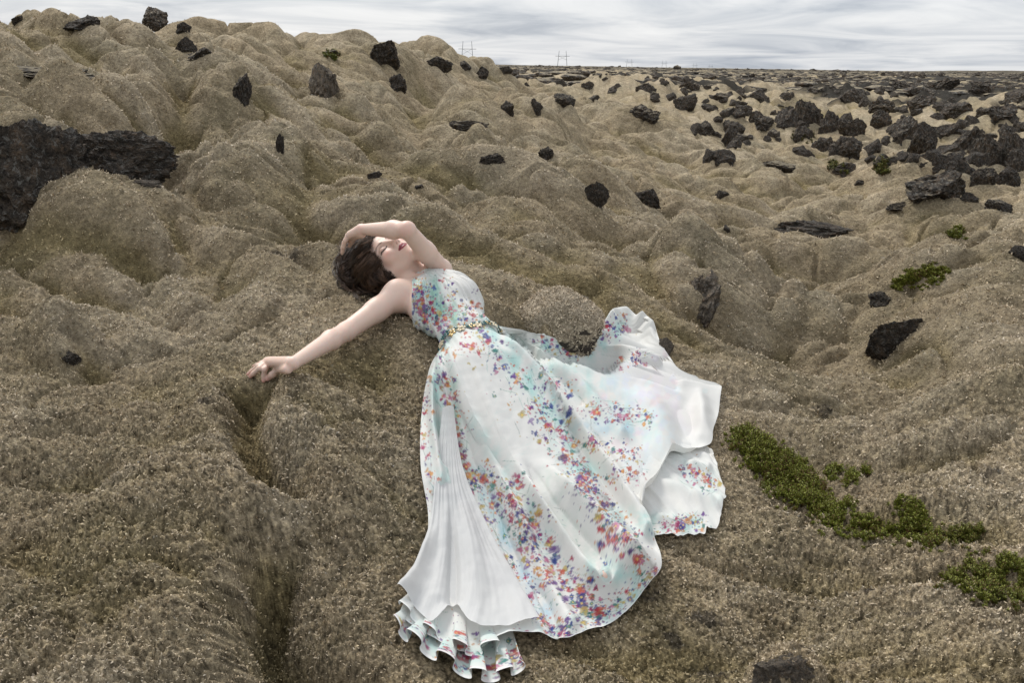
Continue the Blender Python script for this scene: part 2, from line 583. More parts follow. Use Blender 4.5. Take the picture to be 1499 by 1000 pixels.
# ------------------------------------------------------------------ the ground sheet
def build_ground():
    d1 = np.linspace(-33, 33, 1060)
    th = np.radians(np.concatenate([np.linspace(-72, -33.2, 110), d1, np.linspace(33.2, 72, 110)]))
    lr = np.concatenate([np.linspace(math.log(.45), math.log(1.5), 60)[:-1], np.linspace(math.log(1.5), math.log(17), 1240)[:-1], np.linspace(math.log(17), math.log(8000), 330)])
    R = np.exp(lr)
    x = np.sin(th)[None] * R[:, None]
    y = np.cos(th)[None] * R[:, None]
    z = ground(x, y)
    zb = base(x, y)
    # hollows: lower than the ground around
    def blur(a, k):
        c = np.cumsum(np.pad(a, ((k + 1, k), (0, 0)), 'edge'), 0)
        a = (c[2 * k + 1:] - c[:-2 * k - 1]) / (2 * k + 1)
        c = np.cumsum(np.pad(a, ((0, 0), (k + 1, k)), 'edge'), 1)
        return (c[:, 2 * k + 1:] - c[:, :-2 * k - 1]) / (2 * k + 1)
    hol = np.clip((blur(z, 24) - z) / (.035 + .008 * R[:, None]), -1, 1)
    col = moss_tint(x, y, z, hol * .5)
    tone = (1 + (shoot_tone(x + .6 * z, y + .9 * z) - 1) * sstep(4.5, 2.6, R)[:, None])[..., None]
    rr = R[:, None] + 0 * x
    # bare lava showing through on the plain
    lv = perlin2(x / 7, y / 7, 30) * .6 + perlin2(x / 2.2, y / 2.2, 31) * .5 + perlin2(x / 28, y / 28, 32) * .5
    lvm = sstep(.14, .34, lv + .35 * sstep(30, 120, rr) + .25 * sstep(.1, .5, np.arctan2(x, y)) * sstep(12, 20, rr) - .1) * sstep(14, 26, rr)
    dark = np.array([.045, .040, .034])
    col = col + (dark - col) * lvm[..., None]
    farc = np.array([.15, .13, .098])
    col = col + (farc - col) * (sstep(200, 900, rr) * .8)[..., None]
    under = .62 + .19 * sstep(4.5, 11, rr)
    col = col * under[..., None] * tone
    z = z + lvm * .22 * np.abs(perlin2(x / .8, y / .8, 33)) * sstep(200, 60, rr)
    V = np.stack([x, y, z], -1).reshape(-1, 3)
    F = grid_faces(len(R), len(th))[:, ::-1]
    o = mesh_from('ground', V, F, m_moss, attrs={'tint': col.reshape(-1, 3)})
    tag(o, kind='structure')
    return R, th, x, y, z, col / under[..., None] / tone, lvm


GR = build_ground()
_glrr = np.log(GR[0])
_gz = ground(GR[2], GR[3], False)


def coarse(x, y):
    """the same ground without its woolly surface, read off the sheet"""
    x = np.asarray(x, float)
    y = np.asarray(y, float)
    fj = np.interp(.5 * np.log(x * x + y * y + 1e-12), _glrr, np.arange(len(_glrr)))
    fi = np.interp(np.arctan2(x, y), GR[1], np.arange(len(GR[1])))
    j = np.clip(fj.astype(int), 0, len(_glrr) - 2)
    i = np.clip(fi.astype(int), 0, len(GR[1]) - 2)
    a, b_ = fj - j, fi - i
    return _gz[j, i] * (1 - a) * (1 - b_) + _gz[j + 1, i] * a * (1 - b_) + _gz[j, i + 1] * (1 - a) * b_ + _gz[j + 1, i + 1] * a * b_

# ------------------------------------------------------------------ dress outline on the ground (used to press the moss down)
DRESS_PX = [(600, 408), (645, 395), (690, 400), (722, 462), (800, 498), (866, 514), (890, 466), (920, 462), (955, 492), (985, 540), (1052, 572), (1040, 600), (1042, 640), (1036, 660),
            (1050, 690), (1060, 730), (1040, 775), (1000, 786), (955, 788), (968, 838), (950, 875), (900, 905), (850, 940), (815, 940), (790, 930), (770, 990), (690, 1010), (610, 985), (578, 925), (582, 885), (606, 850),
            (628, 800), (618, 700), (614, 620), (628, 560), (635, 492), (605, 470)]


def in_poly(px, py, poly):
    poly = np.asarray(poly, float)
    ins = np.zeros(np.shape(px), bool)
    x0, y0 = poly[-1]
    for x1, y1 in poly:
        c = ((y0 > py) != (y1 > py)) & (px < (x1 - x0) * (py - y0) / (y1 - y0 + 1e-12) + x0)
        ins ^= c
        x0, y0 = x1, y1
    return ins


# ------------------------------------------------------------------ woolly moss: small curled shoots over the near ground
def build_moss(N=640000):
    R, th, x, y, z, col, lvm = GR
    jmax = int(np.searchsorted(R, 13.0))
    jmin = int(np.searchsorted(R, 1.35))
    i0 = int(np.searchsorted(th, math.radians(-36)))
    i1 = int(np.searchsorted(th, math.radians(36)))
    j = RNG.uniform(jmin, jmax, N)
    # fewer towards the back, where a shoot is smaller than a pixel
    keep = RNG.uniform(0, 1, N) < np.clip(1.25 - (j - jmin) / (jmax - jmin), .25, 1)
    j = j[keep]
    n = len(j)
    i = RNG.uniform(i0, i1, n)
    ji, ii = j.astype(int), i.astype(int)
    a, b_ = j - ji, i - ii

    def lerp(q):
        return q[ji, ii] * (1 - a) * (1 - b_) + q[ji + 1, ii] * a * (1 - b_) + q[ji, ii + 1] * (1 - a) * b_ + q[ji + 1, ii + 1] * a * b_
    X, Y, Z = lerp(x), lerp(y), lerp(z)
    P = np.stack([X, Y, Z], 1)
    qx, qy = proj(P)
    ok = ~in_poly(qx, qy, DRESS_PX)
    # shoots crowd together in little tufts
    X, Y, Z, P, ji, ii = X[ok], Y[ok], Z[ok], P[ok], ji[ok], ii[ok]
    c = col[ji, ii]
    du = np.stack([x[ji + 1, ii] - x[ji, ii], y[ji + 1, ii] - y[ji, ii], z[ji + 1, ii] - z[ji, ii]], 1)
    dv = np.stack([x[ji, ii + 1] - x[ji, ii], y[ji, ii + 1] - y[ji, ii], z[ji, ii + 1] - z[ji, ii]], 1)
    nrm = np.cross(dv, du)
    nrm /= np.linalg.norm(nrm, axis=1, keepdims=True) + 1e-12
    r = np.hypot(X, Y)
    n = len(X)
    rnd = RNG.normal(size=(n, 3))
    d = nrm * .7 + rnd * .75 + np.array([0, 0, .06])
    d /= np.linalg.norm(d, axis=1, keepdims=True)
    side = np.cross(d, RNG.normal(size=(n, 3)))
    side /= np.linalg.norm(side, axis=1, keepdims=True)
    tuft = .5 + .5 * tufts(X + .6 * Z, Y + .9 * Z)
    sc = np.clip((r / 2.4) ** .6, .8, 2.2)
    L = (RNG.uniform(.006, .012, n) * (.3 + .9 * tuft)) * sc
    Wd = RNG.uniform(.0018, .0034, n) * sc * (.6 + .5 * tuft)
    bend = RNG.normal(size=(n, 3)) * .7
    d2 = d + bend
    d2 /= np.linalg.norm(d2, axis=1, keepdims=True)
    b0 = P - nrm * .003
    v0 = b0 - side * Wd[:, None] * .6
    v1 = b0 + side * Wd[:, None] * .6
    m = b0 + d * (L * .55)[:, None]
    v2 = m - side * Wd[:, None] * .75
    v3 = m + side * Wd[:, None] * .75
    tip = m + d2 * (L * .5)[:, None]
    v4 = tip - side * Wd[:, None] * .3
    v5 = tip + side * Wd[:, None] * .3
    V = np.stack([v0, v1, v2, v3, v4, v5], 1).reshape(-1, 3)
    k = np.arange(n)[:, None] * 6
    F = np.concatenate([k + np.array([[0, 1, 3, 2]]), k + np.array([[2, 3, 5, 4]])], 0)
    var = ((.75 + .7 * RNG.uniform(0, 1, n) ** 1.5) * (.35 + .75 * shoot_tone(X + .6 * Z, Y + .9 * Z)))[:, None] * np.array([1, 1, 1]) + RNG.normal(size=(n, 1)) * np.array([[.03, 0, -.05]])
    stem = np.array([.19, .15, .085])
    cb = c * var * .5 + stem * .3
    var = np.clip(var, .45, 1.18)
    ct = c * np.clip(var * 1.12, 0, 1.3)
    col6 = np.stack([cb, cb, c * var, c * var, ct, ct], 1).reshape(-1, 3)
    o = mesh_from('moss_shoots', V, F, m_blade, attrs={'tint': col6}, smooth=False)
    tag(o, kind='stuff')


build_moss()

# ------------------------------------------------------------------ lava rocks
m_rock, t, b = new_mat('lava_rock', .85, .25)
n1 = texco(t, 5.0, 6, .65)
n2 = texco(t, 26, 4, .65)
n3 = texco(t, 9.0, 5, .7, dist=.8)
geo = nd(t, 'ShaderNodeNewGeometry')
oi = nd(t, 'ShaderNodeObjectInfo')
sp = nd(t, 'ShaderNodeSeparateXYZ')
t.links.new(geo.outputs['Normal'], sp.inputs[0])
c = ramp(t, n1.outputs[0], [(.30, (.020, .0165, .0135)), (.45, (.052, .043, .034)), (.58, (.098, .074, .053)), (.72, (.16, .105, .065))])
c = mixc(t, 1.0, c, ramp(t, n2.outputs[0], [(.3, (.5, .5, .5)), (.7, (1.4, 1.4, 1.4))]), 'MULTIPLY')
lich = ramp(t, n3.outputs[0], [(.545, (0, 0, 0)), (.60, (1, 1, 1))])
c = mixc(t, mathn(t, 'MULTIPLY', lich, .55), c, (.26, .25, .225))
# a skin of moss where the rock faces up
mossf = mathn(t, 'ADD', mathn(t, 'MULTIPLY_ADD', sp.outputs[2], 1.6, -1.62), n1.outputs[0])
mossf = mathn(t, 'ADD', mossf, mathn(t, 'MULTIPLY_ADD', oi.outputs['Random'], .5, -.22))
mossm = ramp(t, mossf, [(.46, (0, 0, 0)), (.60, (1, 1, 1))])
c = mixc(t, mossm, c, mixc(t, n2.outputs[0], (.13, .105, .065), (.38, .32, .22)))
t.links.new(c, b.inputs['Base Color'])
bp = nd(t, 'ShaderNodeBump')
bp.inputs['Strength'].default_value = 1.0
bp.inputs['Distance'].default_value = .035
t.links.new(n2.outputs[0], bp.inputs['Height'])
t.links.new(bp.outputs[0], b.inputs['Normal'])

import bmesh
_ico = {}


def ico(sub):
    if sub not in _ico:
        bm = bmesh.new()
        bmesh.ops.create_icosphere(bm, subdivisions=sub, radius=1.0)
        V = np.array([v.co[:] for v in bm.verts])
        F = np.array([[v.index for v in f.verts] for f in bm.faces])
        bm.free()
        _ico[sub] = (V, F)
    return _ico[sub]


def rock_verts(seed, sub, rough=1.0, cuts=11):
    V, F = ico(sub)
    rg = np.random.default_rng(seed)
    P = V.copy()
    for k in range(cuts):
        n = rg.normal(size=3)
        n /= np.linalg.norm(n)
        o = rg.uniform(.48, .86)
        s = P @ n - o
        P = P - n[None] * np.clip(s, 0, None)[:, None] * .92
    q = V * 1.0
    d = perlin3(q * 1.5, seed) * .26 - np.abs(perlin3(q * 3.0, seed + 1)) * .20 + perlin3(q * 5.5, seed + 6) * .10 - np.abs(perlin3(q * 9, seed + 2)) * .10 + perlin3(q * 17, seed + 3) * .06
    if sub >= 5:
        d = d + perlin3(q * 34, seed + 4) * .04 - np.abs(perlin3(q * 22, seed + 5)) * .05
    # sharp clinkery overhangs: push sideways too
    sh = np.stack([perlin3(q * 4.2, seed + 7), perlin3(q * 4.2, seed + 8), perlin3(q * 4.2, seed + 9)], 1) * .07
    P = P * (1 + rough * (d + .12))[:, None] + sh * rough
    ext = (P.max(0) - P.min(0)) / 2
    mid = (P.max(0) + P.min(0)) / 2
    return (P - mid) / ext, F


ROCK_MESH = {}


def rock_mesh(var, sub):
    key = (var, sub)
    if key not in ROCK_MESH:
        V, F = rock_verts(100 + 13 * var, sub, .95 if var >= 50 else 1.0, 3 if var >= 50 else 11)
        o = mesh_from('lava_rock', V, F, m_rock, smooth=False)
        ROCK_MESH[key] = o.data
        bpy.data.objects.remove(o)
    return ROCK_MESH[key]


def put_rock(px, py, wpx, hpx, var, label, group=None, sub=4, sink=.25, deep=.8, rot=None, tilt=0, name='lava_rock', maxdist=None):
    """centre of the rock in the photograph, its width and height there; it sits on the ground it is seen against"""
    hp = hit(np.array([px], float), np.array([py + hpx * .42], float), coarse)[0]
    q = ray(px, py)
    depth = hp @ np.array([0, 0, 0]) if False else ((hp - np.array([0, 0, ZC])) @ RC)[2] * -1
    if maxdist and depth > maxdist:
        depth = maxdist
    depth = depth + min(1.6, wpx / FPX * depth * .5 * deep * .8)
    w = wpx / FPX * depth / 2
    h = hpx / FPX * depth / 2
    o = bpy.data.objects.new(name, rock_mesh(var, sub))
    C.objects.link(o)
    c = np.array([0, 0, ZC]) + q * depth
    hh = h * (1 + sink)
    o.location = (c[0], c[1], c[2] - h * sink)
    o.scale = (w * 1.05, w * deep, hh)
    if var >= 100:
        pass
    o.rotation_euler = (math.radians(random.uniform(-22, 22)) if group == 'rubble field on the plain' else 0, math.radians(random.uniform(-25, 25) if group == 'rubble field on the plain' else tilt), math.radians(rot) if rot is not None else random.choice([0, 180]) + random.uniform(-18, 18))
    tag(o, label, 'rock', group)
    return o


NEAR_ROCKS = [
    (48, 250, 190, 150, 52, 'huge black lava boulder at the left edge, flecked with pale lichen', 6),
    (178, 226, 155, 72, 51, 'long brown black lava slab running out to the right of the huge boulder', 6),
    (50, 108, 95, 24, 2, 'low jagged black ledge in the hillside above the huge boulder', 5),
    (125, 33, 66, 24, 3, 'broad flat black rock on the ridge left of the pointed summit rock', 5),
    (26, 30, 26, 16, 4, 'small black rock on the ridge in the upper left corner', 5),
    (224, 24, 52, 30, 5, 'pointed black rock on the summit of the ridge, highest against the sky', 5),
    (269, 41, 28, 18, 6, 'tilted black rock on the ridge just right of the pointed summit rock', 5),
    (272, 66, 30, 26, 7, 'dark rock on the slope directly below the tilted ridge rock', 5),
    (293, 84, 44, 30, 0, 'dark broken rock lowest in the outcrop under the ridge summit', 5),
    (354, 134, 30, 56, 8, 'upright black rock with a split face in the middle of the left slope', 5),
    (410, 214, 13, 38, 9, 'narrow upright black rock in the green hollow left of the woman', 5),
    (476, 120, 42, 58, 2, 'grey brown rock face with pale lichen, leaning on the upper slope', 5),
    (484, 78, 24, 12, 4, 'small dark rock with a green plant in front on the ridge line', 4),
    (562, 80, 62, 42, 10, 'large craggy black rock crowning the ridge above the woman', 6),
    (583, 121, 36, 27, 6, 'squarish black rock below the large craggy ridge rock', 5),
    (637, 92, 50, 20, 3, 'wide low black rock just right of the large craggy ridge rock', 5),
    (680, 95, 26, 14, 7, 'small low black rock under the nearest power pylon', 4),
    (706, 107, 28, 22, 1, 'black angular rock on the shoulder below the nearest pylon', 4),
    (739, 104, 26, 16, 8, 'small black rock where the ridge meets the plain', 4),
    (722, 233, 44, 20, 5, 'low dark rounded rock at the foot of the slope with moss on top', 5),
    (801, 226, 36, 24, 9, 'dark rounded rock at the slope foot beside a mossy hummock', 5),
    (690, 182, 40, 14, 2, 'dark ledge under a moss overhang halfway down the slope', 4),
    (786, 157, 22, 27, 0, 'dark upright rock at the right end of the slope', 4),
    (826, 148, 42, 24, 4, 'black two humped rock past the right end of the slope', 4),
    (742, 158, 16, 22, 6, 'dark little cave like rock face on the slope', 4),
    (940, 168, 76, 32, 3, 'long grey topped lava block in the middle of the plain', 5),
    (1003, 150, 34, 28, 10, 'dark cubic rock right of the long grey topped block', 5),
    (872, 287, 22, 46, 8, 'narrow black rock face set into the mossy hummock behind the woman', 5),
    (950, 289, 48, 28, 5, 'black wedge shaped rock lying on open moss behind the woman', 5),
    (1034, 186, 34, 20, 7, 'small black rock on the moss short of the black rubble', 4),
    (1068, 198, 26, 30, 9, 'black knobbly rock standing at the near edge of the rubble', 4),
    (1175, 337, 76, 32, 1, 'black hollow rock under a moss cap in the right middle distance', 5),
    (1014, 434, 64, 90, 2, 'tall rusty black rock face showing through the big moss mound', 6),
    (1320, 494, 54, 70, 10, 'dark crumbling rock face at the end of the right hand moss mound', 6),
    (1288, 437, 46, 22, 6, 'low dark rock beside the yellow green plant patch', 5),
    (1368, 272, 112, 52, 0, 'large black lava rock with pale streaks before the right hand rubble', 5),
    (1491, 372, 32, 24, 4, 'black rock cut by the right edge of the picture', 5),
    (1140, 241, 72, 15, 3, 'flat black ledge lying in moss in front of the rubble', 4),
    (1246, 247, 50, 20, 5, 'small black rock with a green patch to its left', 4),
    (1322, 301, 46, 13, 7, 'thin jagged black rock lying flat below the pale streaked rock', 4),
    (1149, 984, 86, 62, 8, 'brown grey rock with a mossy side at the bottom edge of the picture', 6),
    (975, 508, 26, 30, 9, 'small grey rock half hidden behind the raised edge of the skirt', 5),
    (100, 522, 44, 22, 1, 'dark stone under a curl of moss in the left foreground', 5),
    (852, 438, 28, 11, 6, 'small dark stone on the moss above the hummock behind the waist', 5),
    (1060, 285, 26, 14, 2, 'small dark stone right of the wedge shaped rock', 4),
    (549, 256, 22, 12, 8, 'thin dark stone on the moss above the woman\'s raised arm', 4),
    (613, 274, 17, 9, 4, 'tiny dark stone on the moss straight above the woman\'s elbow', 4),
    (212, 268, 46, 12, 7, 'flat weathered stone just below the long brown black slab', 5),
    (1064, 336, 16, 13, 10, 'small dark stone on the moss between wedge rock and hollow rock', 4),
]
SET_IN = {(1014, 434), (1320, 494), (872, 287), (742, 158), (690, 182), (476, 120), (354, 134), (1175, 337), (50, 108), (293, 84)}
for k, (px, py, w, h, var, lab, sub) in enumerate(NEAR_ROCKS):
    put_rock(px, py, w, h, var, lab, 'lava rocks on the mossy slope' if px < 860 and py < 280 else 'lava rocks in the moss', sub=sub, deep=1.9 if (px, py) in SET_IN else .75 if h < w * 1.3 else 1.1, tilt=-16 if px == 1014 else 0)

CLUSTER = [
    (1118, 178, 60, 30), (1150, 172, 46, 36), (1185, 165, 66, 44), (1215, 180, 50, 40), (1250, 186, 56, 34), (1172, 196, 40, 24),
    (1240, 217, 66, 36), (1208, 212, 44, 26), (1290, 176, 50, 30), (1325, 190, 60, 44), (1352, 206, 56, 46), (1385, 190, 40, 30),
    (1420, 205, 70, 46), (1452, 222, 76, 50), (1485, 205, 60, 56), (1490, 240, 50, 40), (1405, 250, 60, 34), (1440, 262, 60, 36), (1475, 258, 50, 30),
    (1290, 155, 60, 24), (1350, 150, 60, 22), (1400, 160, 66, 28), (1460, 165, 70, 34), (1110, 140, 40, 18), (1150, 140, 36, 16), (1060, 140, 44, 18), (1010, 128, 40, 14),
    (1200, 132, 44, 16), (1250, 140, 50, 20), (1320, 128, 60, 20), (1380, 125, 70, 18), (1440, 130, 60, 20), (1490, 140, 50, 22), (900, 130, 30, 12), (945, 128, 34, 13), (860, 125, 30, 12), (980, 140, 30, 14), (1090, 160, 34, 18), (820, 120, 26, 10),
    (1290, 240, 34, 14), (1180, 225, 30, 12), (1260, 268, 26, 10), (1420, 290, 40, 16), (1460, 300, 50, 18),
]
m_rock2 = m_rock.copy()
m_rock2.name = 'weathered_rock'
for n_ in m_rock2.node_tree.nodes:
    if n_.type == 'VALTORGB' and n_.color_ramp.elements[0].color[0] < .03 and len(n_.color_ramp.elements) == 4:
        for e_, c_ in zip(n_.color_ramp.elements, ((.09, .078, .064), (.18, .15, .118), (.27, .22, .165), (.36, .24, .155))):
            e_.color = (*c_, 1)
for o_ in list(C.objects):
    if o_.get('label', '').startswith(('brown grey rock', 'small grey rock', 'flat weathered', 'small dark stone on the moss above the hum', 'grey brown rock', 'tall rusty')):
        o_.data = o_.data.copy()
        o_.data.materials[0] = m_rock2
for k, (px, py, w, h) in enumerate(CLUSTER):
    put_rock(px, py, w * .74, h * 1.05, k % 11, 'black jagged lava rock, one of many in the rubble field on the plain', 'rubble field on the plain', sub=5 if w > 55 else 4, deep=1.0, sink=.45)
rg = np.random.default_rng(5)
cnt = 0
while cnt < 250:
    px = rg.uniform(770, 1510)
    py = 108 + 130 * rg.uniform(0, 1) ** 1.7
    if px < 880 and py > 150 or px < 1020 and py > 170:
        continue
    if perlin2(px / 90, py / 26, 50) + .18 * (px - 1100) / 400 < -.06:
        continue
    w = rg.uniform(.4, 1.15) * (8 + (py - 105) * .23)
    put_rock(px, py, w, w * rg.uniform(.5, .85), int(rg.integers(0, 11)), 'black jagged lava rock, one of many in the rubble field on the plain', 'rubble field on the plain', sub=3, deep=.9, sink=.4)
    cnt += 1
# the rounded boulder behind her waist, furred all over with moss
def mossy_boulder():
    m, t, b = new_mat('boulder_moss', .95, .1)
    a1, a2, a3 = texco(t, 30, 5, .7), texco(t, 110, 3, .65), texco(t, 6, 4, .6)
    g_ = nd(t, 'ShaderNodeNewGeometry')
    s_ = nd(t, 'ShaderNodeSeparateXYZ')
    t.links.new(g_.outputs['Normal'], s_.inputs[0])
    c = ramp(t, a2.outputs[0], [(.3, (.16, .132, .095)), (.5, (.36, .30, .22)), (.7, (.58, .495, .385))])
    c = mixc(t, 1.0, c, ramp(t, a3.outputs[0], [(.3, (.7, .7, .68)), (.7, (1.1, 1.1, 1.1))]), 'MULTIPLY')
    bare = ramp(t, mathn(t, 'ADD', s_.outputs[2], a3.outputs[0]), [(.20, (1, 1, 1)), (.38, (0, 0, 0))])
    c = mixc(t, bare, c, (.06, .05, .042))
    t.links.new(c, b.inputs['Base Color'])
    bp_ = nd(t, 'ShaderNodeBump')
    bp_.inputs['Strength'].default_value = 1.0
    bp_.inputs['Distance'].default_value = .012
    t.links.new(mathn(t, 'ADD', a1.outputs[0], a2.outputs[0]), bp_.inputs['Height'])
    t.links.new(bp_.outputs[0], b.inputs['Normal'])
    V0, F0 = ico(6)
    P = V0 * (1 + .16 * perlin3(V0 * 1.3, 301) + .09 * np.abs(perlin3(V0 * 2.6, 302)) + .018 * perlin3(V0 * 14, 303) + .014 * perlin3(V0 * 28, 304))[:, None]
    dep = depth_px(818, 505) + .13
    c0 = np.array([0, 0, ZC]) + ray(816, 480) * dep
    w_, h_ = 61 / FPX * dep, 54 / FPX * dep
    P = P * np.array([w_, w_ * .9, h_]) + c0
    o = mesh_from('mossy_boulder', P, F0, m)
    tag(o, 'rounded boulder furred with grey moss, right behind the waist', 'rock')
    # its moss stands up in short shoots like the ground's
    nV = len(P)
    N_ = np.zeros_like(P)
    fn = np.cross(P[F0[:, 1]] - P[F0[:, 0]], P[F0[:, 2]] - P[F0[:, 0]])
    for a_ in range(3):
        for b__ in range(3):
            N_[:, b__] += np.bincount(F0[:, a_], fn[:, b__], nV)
    N_ /= np.linalg.norm(N_, axis=1, keepdims=True)
    idx = RNG.integers(0, nV, 9000)
    idx = idx[N_[idx, 2] + .5 * perlin3(P[idx] / .05, 305) > -.25]
    B_, n_ = P[idx] + RNG.normal(size=(len(idx), 3)) * .0015, N_[idx]
    d_ = n_ * .7 + RNG.normal(size=(len(idx), 3)) * .7
    d_ /= np.linalg.norm(d_, axis=1, keepdims=True)
    sd = np.cross(d_, RNG.normal(size=(len(idx), 3)))
    sd /= np.linalg.norm(sd, axis=1, keepdims=True)
    L_, W_ = RNG.uniform(.005, .010, len(idx))[:, None], RNG.uniform(.0018, .0034, len(idx))[:, None]
    V_ = np.stack([B_ - sd * W_ * .7, B_ + sd * W_ * .7, B_ + d_ * L_ + sd * W_ * .4, B_ + d_ * L_ - sd * W_ * .4], 1).reshape(-1, 3)
    tn = np.array([.58, .49, .37]) * np.clip(.9 + .7 * perlin3(P[idx] / .012, 306) + .25 * RNG.normal(size=len(idx)), .35, 1.4)[:, None]
    mesh_from('moss_coat', V_, np.arange(len(V_)).reshape(-1, 4), m_blade, o, attrs={'tint': np.repeat(tn, 4, 0)}, smooth=False)


def depth_px(px, py):
    h_ = hit(np.array([px], float), np.array([py], float), coarse)[0]
    return float(-((h_ - np.array([0, 0, ZC])) @ RC)[2])


mossy_boulder()


# loose rubble too far off to count
def far_rubble(n=5200):
    V0, F0 = rock_verts(900, 2, 1.0, 6)
    r = np.exp(rg.uniform(math.log(38), math.log(1600), n))
    th = rg.uniform(math.radians(-9), math.radians(33), n)
    keep = perlin2(np.sin(th) * r / (9 + r * .12), np.log(r) * 6, 51) > -.12
    r, th = r[keep], th[keep]
    x, y = np.sin(th) * r, np.cos(th) * r
    z = ground(x, y, False)
    s = (.22 + .0016 * r) * rg.uniform(.5, 1.5, len(r))
    a = rg.uniform(0, 6.28, len(r))
    Vx = V0[None, :, 0] * np.cos(a)[:, None] - V0[None, :, 1] * np.sin(a)[:, None]
    Vy = V0[None, :, 0] * np.sin(a)[:, None] + V0[None, :, 1] * np.cos(a)[:, None]
    k1, k2 = rg.uniform(.8, 2.0, len(r)), rg.uniform(.4, .8, len(r))
    V = np.stack([x[:, None] + Vx * (s * k1)[:, None], y[:, None] + Vy * s[:, None], z[:, None] + (V0[None, :, 2] * .8 + .15) * (s * k2)[:, None]], -1)
    F = F0[None] + (np.arange(len(r)) * len(V0))[:, None, None]
    o = mesh_from('lava_rubble', V.reshape(-1, 3), F.reshape(-1, 3), m_rock, smooth=False)
    tag(o, kind='stuff')


far_rubble()
o = put_rock(992, 98, 16, 7, 3, 'lone dark lava mound standing up on the horizon', 'lava rocks in the moss', sub=4)


# ------------------------------------------------------------------ low green plants
m_leaf, t, b = new_mat('plant_leaf', .6, .35)
at = nd(t, 'ShaderNodeAttribute', attribute_name='tint')
t.links.new(at.outputs['Color'], b.inputs['Base Color'])
m_stem, t, b = new_mat('plant_stem', .8, .2)
b.inputs['Base Color'].default_value = (.09, .05, .025, 1)


def shrub(pts, n, label, colr=(.125, .145, .014), group='low green plants in the moss', hgt=.04, thin=-.15):
    """pts: (px, py, radius px) blobs of the patch; a mat of upright leafy sprigs on short stems"""
    P0 = M3(pts[0][0], pts[0][1])
    P0 = hit(np.array([pts[0][0]], float), np.array([pts[0][1]], float), coarse)[0]
    root = bpy.data.objects.new('low_shrub', None)
    root.empty_display_size = .1
    C.objects.link(root)
    root.location = P0
    bpy.context.view_layer.update()
    tag(root, label, 'plant', group)
    wts = np.array([p[2] ** 2 for p in pts], float)
    idx = RNG.choice(len(pts), n, p=wts / wts.sum())
    rad = np.array([p[2] for p in pts])[idx]
    a = RNG.uniform(0, 2 * np.pi, n)
    q = np.sqrt(RNG.uniform(0, 1, n)) * np.where(RNG.uniform(0, 1, n) < .16, RNG.uniform(1, 2.0, n), np.clip(1 + .3 * RNG.normal(size=n), .2, 1.7))
    px = np.array([p[0] for p in pts])[idx] + np.cos(a) * q * rad
    py = np.array([p[1] for p in pts])[idx] + np.sin(a) * q * rad * .8
    B = hit(px, py, coarse)
    if thin > -1:
        g_ = perlin2(B[:, 0] / .05, B[:, 1] / .05, 78) + .5 * perlin2(B[:, 0] / .02, B[:, 1] / .02, 79)
        ok_ = g_ > thin
        B, q, px, py = B[ok_], q[ok_], px[ok_], py[ok_]
        n = len(B)
    dist = np.linalg.norm(B[:, :2], axis=1)
    sc = np.clip(dist / 3.0, .8, 3)
    H = hgt * RNG.uniform(.5, 1.15, n) * sc * np.clip(1.15 - q * .5, .4, 1)
    lean = RNG.normal(size=(n, 3)) * .38
    lean[:, 2] = 1
    lean /= np.linalg.norm(lean, axis=1, keepdims=True)
    LV, LF, LC, SV, SF = [], [], [], [], []
    patch = perlin2(B[:, 0] / .06, B[:, 1] / .06, 77)
    nl = 22
    for k in range(nl):
        f = (k + .5) / nl
        pos = B + lean * (H * (.15 + .85 * f))[:, None]
        ang = k * 2.4 + RNG.uniform(0, .8, n)
        out_ = np.stack([np.cos(ang), np.sin(ang), RNG.uniform(.3, 1.1, n)], 1)
        out_ /= np.linalg.norm(out_, axis=1, keepdims=True)
        L = RNG.uniform(.007, .012, n) * sc * (1.15 - .5 * f)
        sd = np.cross(out_, RNG.normal(size=(n, 3)))
        sd /= np.linalg.norm(sd, axis=1, keepdims=True)
        w = L * .22
        v = np.stack([pos, pos + out_ * (L * .5)[:, None] + sd * w[:, None], pos + out_ * L[:, None], pos + out_ * (L * .5)[:, None] - sd * w[:, None]], 1)
        LV.append(v.reshape(-1, 3))
        young = f ** 2 * RNG.uniform(.2, 1.0, n)
        cc = np.array(colr)[None] * RNG.uniform(.6, 1.25, n)[:, None]
        cc = cc + (np.array([.34, .34, .05]) - cc) * (young * .55)[:, None]
        br = (RNG.uniform(0, 1, n) < .07 + .25 * sstep(.15, .5, patch))[:, None]
        cc = np.where(br, np.array([.13, .075, .025]), cc)
        LC.append(np.repeat(cc, 4, 0))
    LV = np.concatenate(LV)
    F = np.arange(len(LV)).reshape(-1, 4)
    mesh_from('foliage', LV, F, m_leaf, root, attrs={'tint': np.concatenate(LC)}, smooth=False)
    s = .0012 * sc
    top = B + lean * H[:, None]
    e1 = np.cross(lean, np.array([1., .2, 0]))
    e1 /= np.linalg.norm(e1, axis=1, keepdims=True)
    e2 = np.cross(lean, e1)
    V = []
    for j in range(3):
        a = j * 2 * np.pi / 3
        o_ = e1 * math.cos(a) + e2 * math.sin(a)
        V.append(B - lean * .01 + o_ * s[:, None])
    for j in range(3):
        a = j * 2 * np.pi / 3
        o_ = e1 * math.cos(a) + e2 * math.sin(a)
        V.append(top + o_ * s[:, None] * .5)
    V = np.stack(V, 1).reshape(-1, 3)
    k = np.arange(n)[:, None] * 6
    F = np.concatenate([k + np.array([[j, (j + 1) % 3, 3 + (j + 1) % 3, 3 + j]]) for j in range(3)])
    tag(mesh_from('stems', V, F, m_stem, root), kind='stuff')


